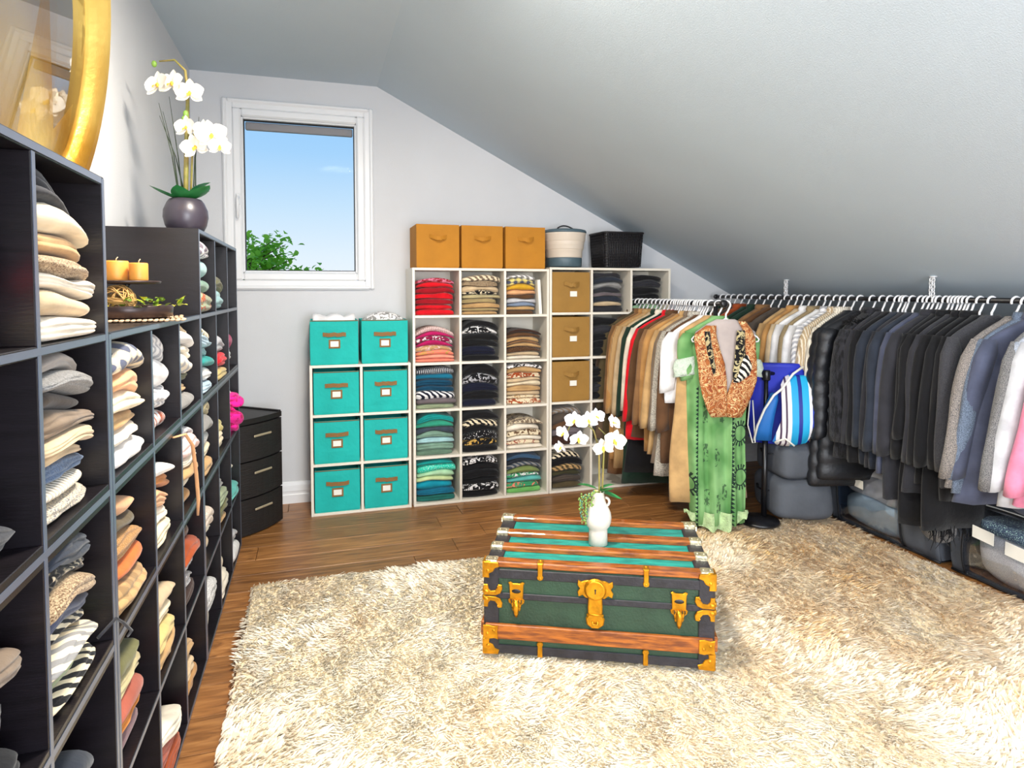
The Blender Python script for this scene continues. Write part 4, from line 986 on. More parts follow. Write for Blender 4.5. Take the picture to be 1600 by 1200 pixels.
def garment(name, label, cat, spec, loc, rz, L=.68, W=.21, thick=.028, sleeve=.55, flare=.0, puffer=False, collar=.5, seed=0, group=None, fold=.010, bot=None, sl_spec=None, cardigan=False, neck=True, slw=.050, N=28, kxo=None):
    """hangs from z=-.072 under the rail; local x along the hanger, y along the rail"""
    r = random.Random(seed); t = thing(name, label, cat, loc, rz, group); f = fabric(spec) if isinstance(spec, str) else spec
    ph, ph2, kx = r.uniform(0, 6.28), r.uniform(0, 6.28), r.uniform(16, 30); rs = []
    if kxo: kx = kxo
    def ring(z, a, b, v):
        rg = []
        for k in range(N):
            th = 2*PI*k/N; ct, st = math.cos(th), math.sin(th)
            x = a*math.copysign(abs(ct)**.85, ct); y = b*math.copysign(abs(st)**.8, st)
            am = fold*v**.6
            y += am*math.sin(kx*x+ph+v*1.2)+am*.6*math.sin(kx*1.9*x+ph2); x += .012*v*math.sin(6*v+ph2)
            zz = z+(r.uniform(-.002, .002) if v > 0 else 0)
            rg.append((x, y, zz))
        return rg
    zn = -.072
    rs.append(ring(zn+.004, .040, thick*.8, 0))
    for dz, a in ((-.012, .062), (-.038, .115), (-.062, .158), (-.085, .192), (-.104, W-.002)): rs.append(ring(zn+dz, a*W/.21 if a < W else a, thick*(.95 if not puffer else 1.2), 0))
    nv = 11 if not puffer else 40
    for i in range(1, nv+1):
        v = i/nv; z = zn-.104-(L-.104)*v; a = W*(1-.05*math.sin(PI*min(1, v*1.4)))+flare*v; b = thick*(.9+.35*v)
        if puffer: q = abs(math.sin(PI*v*10))**.5; a += .007*q; b += .012*q
        rs.append(ring(z, a, b, v if not puffer else v*.2))
    bm_ = MB(); bm_.rings(rs, True, True, True, flip=True); bm_.build('body', f, t)
    if sleeve:
        for s in (-1, 1):
            sr = []; n = 9 if not puffer else 32; sw = slw*r.uniform(.9, 1.1); sy_ = r.uniform(-.012, .012); sx = r.uniform(-.01, .012)
            for i in range(n+1):
                v = i/n; cx = s*(W-.022+.020*math.sin(min(1, v*2)*PI/2)+sx*v); cx += s*flare*.9*v; cz = zn-.092-sleeve*v; cy = sy_*v+.006*math.sin(v*7+ph)
                a = sw*(1-.25*v)*(.55 if i == 0 else 1); b = thick*(1.05-.1*v)*(.5 if i == 0 else 1)
                if puffer: q = abs(math.sin(PI*v*8))**.5; a += .006*q; b += .007*q
                sr.append([(cx+a*math.cos(2*PI*k/14), cy+b*math.sin(2*PI*k/14)+.004*math.sin(9*v+k), cz+(.012*math.cos(2*PI*k/14)*s*-1 if i > 0 else 0)) for k in range(14)])
            sb = MB(); sb.rings(sr, True, True, True, flip=True); sb.build('sleeve', fabric(sl_spec) if sl_spec else f, t)
    if collar and r.random() < collar:
        c = MB(); rg = []
        for i, (a, b, z) in enumerate(((.052, thick*1.0, zn-.022), (.060, thick*1.15, zn+.004), (.052, thick*1.05, zn+.024), (.046, thick*.85, zn+.02))):
            rg.append([(a*math.cos(2*PI*k/16), b*math.sin(2*PI*k/16), z) for k in range(16)])
        c.rings(rg, True, True, True); c.build('collar', f, t)
    if cardigan:
        c = MB(); pts = [(0.0+.006*math.sin(5*i), -thick*1.15-.004, zn-.03-(L-.06)*i/8) for i in range(9)]; c.tube(pts, [.011]*9, 6, True, .35); c.build('placket', f, t)
    return t

GR = 'garments hanging on the long rail'
# far -> near: Y, fabric, name, length, label, extras
LR = [
 (4.16, 'dark green', 'jacket', .6, 'dark green jacket at the far end of the long rail', {}),
 (4.10, 'brown', 'jacket', .62, 'brown jacket hidden behind the front rack, far end of long rail', {}),
 (4.03, 'dark taupe', 'shirt', .62, 'dark taupe shirt behind the front rack on the long rail', {}),
 (3.96, 'rust', 'shirt', .6, 'rust shirt behind the front rack on the long rail', {}),
 (3.88, 'dark green', 'coat', .85, 'dark green coat showing just behind the green dress', {}),
 (3.80, 'dark green', 'jacket', .65, 'second dark green jacket, behind the paisley vest hanger', {}),
 (3.71, 'tan brown', 'jacket', .6, 'golden brown furry jacket right of the green dress', {'thick': .034}),
 (3.63, 'brown', 'shirt', .6, 'mid brown shirt above the blue tote', {}),
 (3.55, 'dark taupe', 'shirt', .6, 'dark taupe shirt between brown and tan ones above blue tote', {}),
 (3.47, 'tan', 'coat', .66, 'tan trench jacket above the blue tote', {}),
 (3.41, 'camel', 'coat', .66, 'camel jacket with rounded shoulder above the blue tote', {}),
 (3.35, 'beige', 'shirt', .62, 'beige shirt beside the camel jacket on long rail', {}),
 (3.29, 'white', 'shirt', .6, 'white shirt between beige and khaki garments above the tote', {}),
 (3.23, 'khaki+taupe tweed', 'jacket', .6, 'khaki tweed jacket above the blue tote', {}),
 (3.17, 'white', 'shirt', .62, 'white shirt left of the cream knit cardigan on long rail', {}),
 (3.12, 'silver+white stripe', 'shirt', .62, 'silver striped shirt left of the cream knit cardigan', {}),
 (3.06, 'beige+ivory knit', 'cardigan', .85, 'long cream knit cardigan just left of the puffer coat', {'thick': .034}),
 (3.01, 'ivory knit', 'cardigan', .85, 'ivory ribbed cardigan touching the puffer coat', {'thick': .03}),
 (2.945, 'PUFF', 'puffer_coat', 1.0, 'long black quilted puffer coat on the long rail', {'puffer': True, 'thick': .04, 'sleeve': .62, 'collar': 0}),
 (2.885, 'PUFF', 'puffer_vest', .95, 'second black quilted coat right behind the long puffer coat', {'puffer': True, 'thick': .035, 'sleeve': .62, 'collar': 0}),
 (2.80, 'black+charcoal fur', 'fur_coat', .85, 'black fur collared coat right of the puffer coat', {'thick': .05, 'collar': 1}),
 (2.735, 'charcoal', 'coat', .92, 'charcoal wool coat right of the black fur coat', {}),
 (2.685, 'black', 'coat', .88, 'black coat, second right of the black fur coat', {}),
 (2.635, 'dark slate', 'coat', .95, 'dark slate coat right of the black fur coat', {'thick': .034}),
 (2.59, 'charcoal', 'jacket', .8, 'charcoal jacket next right of the dark slate coat', {}),
 (2.55, 'dark slate', 'cardigan', .85, 'dark slate cardigan left of the slate blue buttoned coat', {}),
 (2.50, 'slate blue', 'cardigan', .82, 'slate blue grey coat with a round button, among black coats', {'thick': .03}),
 (2.45, 'charcoal', 'coat', .92, 'charcoal coat next right of the slate blue buttoned coat', {'thick': .034}),
 (2.405, 'black', 'coat', 1.0, 'long black coat reaching the clear-window bag', {'flare': .02}),
 (2.365, 'black', 'dress', 1.02, 'long black dress beside the black coat over the storage bag', {'flare': .03}),
 (2.325, 'charcoal', 'jacket', .85, 'charcoal jacket, third right of the slate blue coat', {}),
 (2.285, 'black', 'shirt', .8, 'black shirt below the chain, right of charcoal jacket', {}),
 (2.245, 'black', 'cardigan', 1.0, 'black fringed cardigan with ragged hem near the storage bag', {}),
 (2.20, 'black', 'jacket', .85, 'black jacket with sharp shoulder left of the dark tweed', {}),
 (2.15, 'dark grey+charcoal tweed', 'jacket', .78, 'dark grey tweed jacket right of the black jackets', {}),
 (2.10, 'warm grey+dark grey tweed', 'cardigan', .74, 'heather green grey tweed cardigan with white paper tag', {'rz': -.14}),
 (2.055, 'blue grey+slate tweed', 'cardigan', .76, 'blue grey marled cardigan right of the heather tweed', {'rz': -.2}),
 (2.01, 'slate blue', 'coat', .80, 'wide slate blue coat facing the room, near right edge', {'rz': -.34, 'thick': .03}),
 (1.955, 'grey+dark grey tweed', 'jacket', .7, 'grey tweed jacket between slate coat and blue knit', {}),
 (1.905, 'blue grey+pale grey tweed', 'sweater', .62, 'pale blue grey knit sweater near the right edge', {'rz': -.2}),
 (1.855, 'pale grey', 'sweater', .76, 'pale grey sweatshirt left of the pink one at right edge', {'rz': -.3, 'thick': .036}),
 (1.80, 'pink', 'sweater', .74, 'pink sweater at the right edge of the photo', {'rz': -.3, 'thick': .036}),
 (1.74, 'lavender', 'shirt', .7, 'lavender shirt at the near end of the long rail', {}),
 (1.68, 'magenta', 'shirt', .7, 'magenta shirt, nearest garment on the long rail', {}),
]
cat_ = lambda n: 'puffer' not in n
M_puff = mat('black_nylon', '1a1c22', .5, spec=.6, bump=.2, bscale=60)
for i, (y_, sp, nm, L_, lb, ex) in enumerate(LR):
    y_ -= .055 if 1.8 < y_ < 2.12 else (.085 if y_ <= 1.8 else 0)
    ex = dict(ex); ex.setdefault('flare', hr.uniform(.01, .05) if y_ > 2.12 else .11); L_ = min(L_, .80) if 2.48 < y_ < 2.9 and cat_(nm) else L_; rz = ex.pop('rz', hr.uniform(-.16, .0))
    cat = nm.replace('_', ' ')
    sp2 = M_puff if sp == 'PUFF' else sp
    sl = ex.pop('sleeve', min(.60, L_-.05) if nm not in ('dress',) else .5)
    g = garment(nm, lb, cat, sp2, (RX, y_, RZ), rz, L=L_, sleeve=sl, seed=900+i, group=GR, W=hr.uniform(.198, .215), **ex)
    hanger(RX, y_+hr.uniform(-.004, .004), RZ-.0065, rz, 'hangers on the long rail', lb)
for y_ in (2.27, 2.305, 2.345, 2.425, 2.475, 2.61): hanger(RX, y_, RZ-.0065, hr.uniform(-.15, .15), 'hangers on the long rail')
def tagpart(name, root_label, c, sz, m, rot=(0, 0, 0)):
    root = [o for o in bpy.data.objects if o.get('label') == root_label][0]
    o = MB().box((0, 0, 0), sz, .001).build(name, m, root); o.location = c; o.rotation_euler = rot; return o
MB_ = MB().lathe([(.004, 0), (.016, 0), (.018, .003), (.013, .006), (.004, .004)], 16, (0, 0, 0), M=Matrix.Rotation(PI/2, 3, 'X'))
o = MB_.build('button', M_blackm, [o for o in bpy.data.objects if o.get('label') == 'slate blue grey coat with a round button, among black coats'][0]); o.location = (-.20, -.034, -.30)
tagpart('paper_tag', 'heather green grey tweed cardigan with white paper tag', (-.165, -.046, -.66), (.075, .002, .085), M_card, (0, .1, 0))
# ragged fringe on the black cardigan
root = [o for o in bpy.data.objects if o.get('label') == 'black fringed cardigan with ragged hem near the storage bag'][0]
b = MB(); r = random.Random(4)
for i in range(46):
    x = r.uniform(-.2, .2); y = r.uniform(-.03, .03); l = r.uniform(.03, .11); b.tube([(x, y, -1.06), (x+r.gauss(0, .01), y-.005, -1.06-l*.6), (x+r.gauss(0, .02), y-.008, -1.06-l)], [.004, .003, .001], 4)
b.build('fringe', fabric('black'), root)
root = [o for o in bpy.data.objects if o.get('label') == 'black fur collared coat right of the puffer coat'][0]
b = MB()
for i in range(520):
    a = r.uniform(0, 6.28); rr = r.uniform(.6, 1); c = Vector((.15*math.cos(a)*rr, .05*math.sin(a)*rr, -.095-.10*abs(.15*math.cos(a)*rr)/.15*.55)); d = Vector((math.cos(a)*.6+r.gauss(0, .4), math.sin(a)+r.gauss(0, .4), r.uniform(-.4, .9))).normalized()
    b.tube([c, c+d*.03, c+d*.055+Vector((0, 0, -.012))], [.0035, .0025, .0006], 3)
o = b.build('fur_collar', mat('black_fur', '0c0b0f', .7), root); o['kind'] = 'stuff'

GF = 'garments hanging on the freestanding rack'
FR = [
 (4.07, 'brown+taupe tweed', 'coat', .90, 'brown tweed coat at the far left of the freestanding rack', {'thick': .03}),
 (4.015, 'olive brown', 'jacket', 1.10, 'olive brown jacket, second from far end of freestanding rack', {}),
 (3.96, 'tan brown', 'jacket', 1.12, 'golden brown jacket near the far end of freestanding rack', {}),
 (3.905, 'camel', 'jacket', 1.0, 'long camel jacket left of the mustard corduroy one', {}),
 (3.845, 'tan corduroy', 'jacket', 1.05, 'mustard tan corduroy jacket on the freestanding rack', {}),
 (3.785, 'beige', 'shirt', .66, 'pale beige shirt beside the dark green jacket', {}),
 (3.735, 'dark green', 'jacket', 1.12, 'dark green jacket left of the red one on freestanding rack', {}),
 (3.68, 'ivory', 'shirt', .6, 'ivory blouse between dark green and red garments', {}),
 (3.635, 'black', 'dress', 1.02, 'long black skirt dress showing below the red jacket', {'sleeve': 0}),
 (3.59, 'red', 'jacket', .80, 'crimson red jacket on the freestanding rack', {}),
 (3.545, 'brown', 'jacket', .78, 'plain brown jacket right of the crimson red one', {}),
 (3.495, 'tan brown', 'shirt', .66, 'tan brown shirt right of the crimson red jacket', {}),
 (3.44, 'camel', 'coat', .84, 'tan suede jacket with angled hem mid freestanding rack', {'thick': .032}),
 (3.39, 'tan', 'coat', .84, 'tan wool jacket right of the tan suede jacket', {'thick': .03}),
 (3.34, 'taupe', 'coat', .88, 'taupe coat right of the tan jackets on freestanding rack', {'thick': .03}),
 (3.295, 'dark grey+ivory tweed', 'cardigan', .95, 'salt and pepper tweed cardigan peeking below the taupe coat', {}),
 (3.255, 'brown', 'shirt', .86, 'brown shirt behind the white tee on freestanding rack', {}),
 (3.205, 'white', 'shirt', .50, 'white short sleeved tee on the freestanding rack', {'sleeve': .34, 'slw': .07}),
 (3.155, 'tan', 'coat', 1.06, 'long light tan coat beside the green dress', {'sleeve': 0, 'thick': .035}),
]
for i, (y_, sp, nm, L_, lb, ex) in enumerate(FR):
    ex = dict(ex); ex.setdefault('flare', hr.uniform(.03, .07)); rz = hr.uniform(-.30, -.08); sl = ex.pop('sleeve', min(.58, L_-.08))
    garment(nm, lb, nm, sp, (FX, y_, FZ), rz, L=L_, sleeve=sl, seed=1200+i, group=GF, W=hr.uniform(.2, .218), **ex)
    hanger(FX, y_, FZ-.0065, rz, 'hangers on the freestanding rack', lb)
for y_ in (3.23, 3.28, 3.37, 3.42, 3.47, 3.52): hanger(FX, y_, FZ-.0065, hr.uniform(-.1, .1), 'hangers on the freestanding rack')

# ---- green dress and paisley vest at the near end
def dress_mat():
    m = bpy.data.materials.new('green_gauze_print'); m.use_nodes = True; nt = m.node_tree; N = nt.nodes; L = nt.links; b = N['Principled BSDF']; b.inputs['Roughness'].default_value = .85
    tc = N.new('ShaderNodeTexCoord'); sp = N.new('ShaderNodeSeparateXYZ'); L.new(tc.outputs['Object'], sp.inputs[0])
    def M(op, a, b_=None, c=None):
        n = N.new('ShaderNodeMath'); n.operation = op
        for i, v in enumerate((a, b_, c)):
            if v is None: continue
            if isinstance(v, (int, float)): n.inputs[i].default_value = v
            else: L.new(v, n.inputs[i])
        return n.outputs[0]
    X, Z = sp.outputs['X'], sp.outputs['Z']
    def sun(cx, cz):
        dx = M('DIVIDE', M('SUBTRACT', X, cx), .8); dz = M('SUBTRACT', Z, cz); rr = M('SQRT', M('ADD', M('MULTIPLY', dx, dx), M('MULTIPLY', dz, dz))); th = M('ARCTAN2', dz, dx)
        spk = M('MULTIPLY', M('GREATER_THAN', M('SINE', M('MULTIPLY', th, 18.0)), 0.0), M('MULTIPLY', M('GREATER_THAN', rr, .048), M('LESS_THAN', rr, .074)))
        rg = M('MULTIPLY', M('GREATER_THAN', rr, .043), M('LESS_THAN', rr, .050)); return M('MAXIMUM', spk, rg)
    def zig(x0, sgn):
        tri = M('ABSOLUTE', M('SUBTRACT', M('FRACT', M('MULTIPLY', Z, 42.0)), .5)); d = M('MULTIPLY', M('SUBTRACT', X, x0), sgn)
        return M('MULTIPLY', M('GREATER_THAN', d, 0.0), M('LESS_THAN', d, M('MULTIPLY', tri, .034)))
    mk = sun(.125, -.73)
    for cx, cz in ((.13, -.98), (-.17, -1.02)): mk = M('MAXIMUM', mk, sun(cx, cz))
    for x0, s in ((-.115, -1), (.07, 1)): mk = M('MAXIMUM', mk, zig(x0, s))
    # small motif columns
    nz = N.new('ShaderNodeTexNoise'); nz.inputs['Scale'].default_value = 48; nz.inputs['Detail'].default_value = 1; L.new(tc.outputs['Object'], nz.inputs[0])
    for x0, z0 in ((-.075, -.62), (.02, -.62), (-.07, -.84), (-.01, -.86), (-.06, -1.1), (.0, -1.12), (.04, -1.06)):
        bx = M('LESS_THAN', M('ABSOLUTE', M('SUBTRACT', X, x0)), .016); bz = M('LESS_THAN', M('ABSOLUTE', M('SUBTRACT', Z, z0)), .05)
        mk = M('MAXIMUM', mk, M('MULTIPLY', M('MULTIPLY', bx, bz), M('MULTIPLY', M('GREATER_THAN', nz.outputs[0], .5), .7)))
    mk = M('MULTIPLY', mk, M('LESS_THAN', Z, -.46))
    n2 = N.new('ShaderNodeTexNoise'); n2.inputs['Scale'].default_value = 7; L.new(tc.outputs['Object'], n2.inputs[0]); r = N.new('ShaderNodeValToRGB'); L.new(n2.outputs[0], r.inputs[0])
    r.color_ramp.elements[0].position = .35; r.color_ramp.elements[0].color = lin('54894a'); r.color_ramp.elements[1].position = .65; r.color_ramp.elements[1].color = lin('82b072')
    mx = N.new('ShaderNodeMixRGB'); L.new(mk, mx.inputs[0]); L.new(r.outputs[0], mx.inputs[1]); mx.inputs[2].default_value = lin('0e2a20'); L.new(mx.outputs[0], b.inputs['Base Color'])
    return m
M_dress = dress_mat(); M_lace = mat('ivory_lace', 'cfdccb', .9, bump=.8, bscale=160, var=.12, vscale=50)
DY = 3.095
g = garment('dress', 'long green printed gauze dress with lace cuffs behind the paisley vest', 'dress', M_dress, (FX+.01, DY, FZ), -.30, L=1.175, W=.19, thick=.03, sleeve=.26, flare=-.035, collar=0, seed=77, fold=.022, slw=.062, N=72, kxo=62)
for ch in list(g.children):
    if ch.name.startswith('sleeve'):
        s = 1 if np.mean([v.co.x for v in ch.data.vertices]) > 0 else -1
        c = MB(); rs = []
        for i, (z, k) in enumerate(((-.325, .050), (-.345, .060), (-.375, .068), (-.40, .060), (-.425, .070))):
            rs.append([(s*.186+k*math.cos(2*PI*q/20)*(1+.06*math.sin(q*5+i)), .036*math.sin(2*PI*q/20)*(1+.1*math.sin(q*7)), z+.022-.012*s*math.cos(2*PI*q/20)) for q in range(20)])
        c.rings(rs, True, True, True, flip=True); c.build('lace_cuff', M_lace, ch)
c = MB(); n = 72; rs = []
for i, (z, k) in enumerate(((-1.175, 1.0), (-1.20, 1.05), (-1.225, 1.08), (-1.25, 1.14))):
    rg = []
    for q in range(n):
        a = 2*PI*q/n; ru = 1+.05*i*math.sin(q*2.2)+.03*i*math.sin(q*.9+1); x = .158*k*math.cos(a); y = .046*k*math.sin(a)*ru
        y += .02*math.sin(62*x+1); rg.append((x, y, z+.010*math.sin(q*1.3)*(i > 0)+(.10*abs(math.cos(a))**2-.03)*(i/3)))
    rs.append(rg)
c.rings(rs, False, True, True, flip=True); c.build('hem_ruffle', mat('pale_green_lace', 'b8d09a', .9, bump=.8, bscale=140, var=.2, vscale=30), g)
hanger(FX+.01, DY, FZ-.0065, -.30, 'hangers on the freestanding rack', 'long green printed gauze dress')
# vest
def paisley():
    m = bpy.data.materials.new('paisley'); m.use_nodes = True; nt = m.node_tree; N = nt.nodes; L = nt.links; b = N['Principled BSDF']; b.inputs['Roughness'].default_value = .8
    tc = N.new('ShaderNodeTexCoord'); n = N.new('ShaderNodeTexNoise'); n.inputs['Scale'].default_value = 26; n.inputs['Distortion'].default_value = 1.2; n.inputs['Detail'].default_value = 1; L.new(tc.outputs['Object'], n.inputs[0])
    r = N.new('ShaderNodeValToRGB'); L.new(n.outputs[0], r.inputs[0]); cr = r.color_ramp; cr.elements[0].position = .0; cr.elements[0].color = lin('a8562c'); cr.elements[1].position = 1; cr.elements[1].color = lin('b5623a')
    for p, c in ((.30, '8a4020'), (.36, 'b4652e'), (.43, 'e2c890'), (.455, '8a4020'), (.52, 'b4652e'), (.56, 'e2c890'), (.585, '7c3618'), (.68, 'a86028')): e = cr.elements.new(p); e.color = lin(c)
    L.new(r.outputs[0], b.inputs['Base Color']); return m
M_pais = paisley(); M_band = fabric('black+olive beige print'); M_line = mat('vest_lining', 'b0a4a0', .8, var=.06, vscale=15)
VY = 3.035
v_ = thing('paisley_vest', 'open orange paisley vest with dark embroidered bands on a white hanger', 'vest', (FX+.015, VY, FZ), -.30)
def panel(name, m, outline, y, th, par, wob=.009, sub=14):
    """outline: list of (z, x0, x1) rows"""
    rs = []
    for z, x0, x1 in outline:
        n = 10; fr = [(x0+(x1-x0)*i/n, y-th/2+wob*math.sin(40*(x0+(x1-x0)*i/n)+z*6)*min(1, abs(z+.12)*3)-.012*math.sin(PI*i/n), z) for i in range(n+1)]
        bk = [(p[0], p[1]+th, p[2]) for p in fr[::-1]]; rs.append(fr+bk)
    return MB().rings(rs, True, True, True).build(name, m, par)
back = [(-.085, -.05, .05), (-.11, -.10, .10), (-.155, -.165, .165), (-.175, -.17, .17), (-.30, -.155, .155), (-.45, -.14, .14), (-.58, -.10, .10), (-.62, -.08, .08)]
panel('back_panel', M_line, back, .008, .006, v_)
panel('front_panel', M_pais, [(-.118, -.115, -.06), (-.165, -.178, -.06), (-.19, -.182, -.055), (-.26, -.172, -.035), (-.33, -.160, -.012), (-.42, -.152, .0), (-.50, -.135, .004), (-.58, -.108, .005), (-.625, -.085, .004)], -.022, .007, v_)
panel('front_panel', M_pais, [(-.095, .06, .10), (-.14, .085, .135), (-.19, .10, .155), (-.26, .10, .158), (-.33, .08, .165), (-.42, .03, .165), (-.50, .004, .145), (-.58, .004, .112), (-.625, .004, .085)], -.022, .007, v_)
panel('embroidered_band', M_band, [(-.15, -.128, -.098), (-.20, -.125, -.092), (-.27, -.110, -.078), (-.35, -.088, -.062), (-.385, -.078, -.066)], -.036, .005, v_)
panel('embroidered_band', M_band, [(-.145, .052, .095), (-.22, .047, .095), (-.30, .040, .105), (-.37, .030, .10), (-.415, .03, .06)], -.030, .005, v_)
panel('side_band', fabric('black+ivory stripe'), [(-.28, .095, .112), (-.34, .06, .135), (-.39, .04, .125), (-.43, .03, .07)], -.036, .004, v_)
MB().box((-.028, -.002, -.150), (.05, .004, .012), .001).build('collar_label', M_piping, v_)
hanger(FX+.015, VY, FZ-.0065, -.30, 'hangers on the freestanding rack', 'open orange paisley vest')
# ================================================================== FLOOR BAGS UNDER THE LONG RAIL
def soft_bag(name, label, loc, size, rz, m, seed, e=5, noise=.006):
    t = thing(name, label, 'bag', loc, rz)
    MB().soft((0, 0, size[2]/2), size, e, 16, noise, seed).build('body', m, t)
    b = MB(); b.tube([(-size[0]/2-.001, -.07, size[2]*.66), (-size[0]/2-.016, -.03, size[2]*.62), (-size[0]/2-.016, .03, size[2]*.62), (-size[0]/2-.001, .07, size[2]*.66)], .008, 6, True, .5)
    b.build('carry_strap', M_piping, t); return t
soft_bag('storage_bag', 'lower grey fabric storage bag behind the rack base', (2.73, 3.15, .044), (.37, .37, .24), -.2, M_greybag, 1)
soft_bag('storage_bag', 'upper grey fabric storage bag under the blue tote', (2.74, 3.16, .272), (.33, .35, .22), -.2, M_greybag, 2)
soft_bag('storage_bag', 'dark blue bag in the gap between grey bags and clear window bag', (3.14, 3.17, .012), (.3, .2, .28), 0, mat('blue_bag', '33465e', .7, bump=.3, bscale=20), 3)

# blue striped tote
def tote_stripes():
    m = bpy.data.materials.new('tote_stripes'); m.use_nodes = True; nt = m.node_tree; N = nt.nodes; L = nt.links; b = N['Principled BSDF']; b.inputs['Roughness'].default_value = .6
    tc = N.new('ShaderNodeTexCoord'); sp = N.new('ShaderNodeSeparateXYZ'); L.new(tc.outputs['Object'], sp.inputs[0]); mr = N.new('ShaderNodeMapRange'); mr.inputs[1].default_value = -.10; mr.inputs[2].default_value = .16
    L.new(sp.outputs['X'], mr.inputs[0]); r = N.new('ShaderNodeValToRGB'); L.new(mr.outputs[0], r.inputs[0]); cr = r.color_ramp; cr.interpolation = 'CONSTANT'
    st = [(0, '1a70b8'), (.10, 'ece8ea'), (.17, '4a3450'), (.21, 'ece8ea'), (.28, '4a3450'), (.32, 'ece8ea'), (.40, '18a0d8'), (.54, '102a90'), (.62, '18a8dc'), (.76, 'f0f0f4'), (.82, '1838b0')]
    cr.elements[0].position = 0; cr.elements[0].color = lin(st[0][1]); cr.elements[1].position = st[-1][0]; cr.elements[1].color = lin(st[-1][1])
    for p, c in st[1:-1]: e = cr.elements.new(p); e.color = lin(c)
    L.new(r.outputs[0], b.inputs['Base Color']); return m
M_tote = mat('royal_blue_canvas', '1c2cb0', .6, var=.1, vscale=6, bump=.2, bscale=20); M_tst = tote_stripes()
t = thing('beach_tote', 'blue padded beach tote with striped panel on the grey bags', 'bag', (2.615, 3.07, .478), -.5)
def pad(name, rows, m, th, par, n=10):
    rs = []
    for z, x0, x1, y in rows:
        q = [(x0+(x1-x0)*i/n, y-th*.5*(1-abs(2*i/n-1)**4), z) for i in range(n+1)]; q2 = [(p[0], y+th*.5*(1-abs(2*i/n-1)**4), z) for i, p in reversed(list(enumerate(q)))]
        rs.append(q+q2[0:])
    return MB().rings(rs, True, True, True).build(name, m, par)
pad('back_pad', [(.0, -.17, .15, .05), (.03, -.20, .17, .06), (.2, -.20, .18, .06), (.36, -.21, .16, .05), (.455, -.2, .10, .035), (.475, -.18, .08, .03)], M_tote, .07, t)
pad('striped_panel', [(.004, -.06, .04, -.02), (.03, -.09, .09, -.06), (.10, -.07, .13, -.085), (.16, -.05, .155, -.09), (.25, -.045, .16, -.075), (.35, -.05, .16, -.04), (.40, -.02, .155, .0), (.41, .0, .15, .01)], M_tst, .05, t)
pad('side_panel', [(.03, -.19, -.09, -.03), (.10, -.18, -.09, -.05), (.18, -.16, -.08, -.06), (.27, -.12, -.06, -.05), (.31, -.10, -.06, -.04)], mat('tote_blue_panel', '1a6ab8', .6), .035, t)
b = MB(); pp = [(-.19, -.05, .03), (-.175, -.07, .12), (-.14, -.085, .22), (-.09, -.075, .30), (-.04, -.06, .34), (.02, -.03, .42), (.08, .0, .46)]
b.tube(pp, .007, 6); b.tube([(-.08, -.08, .03), (-.03, -.10, .06), (.02, -.105, .02)], .006, 6); b.build('white_piping', M_card, t)
b = MB(); b.tube([(-.21, -.02, .26), (-.225, -.05, .12), (-.20, -.07, .02), (-.185, -.065, .02), (-.19, -.045, .14), (-.195, -.02, .26)], .004, 6); b.build('drawstring', M_card, t)

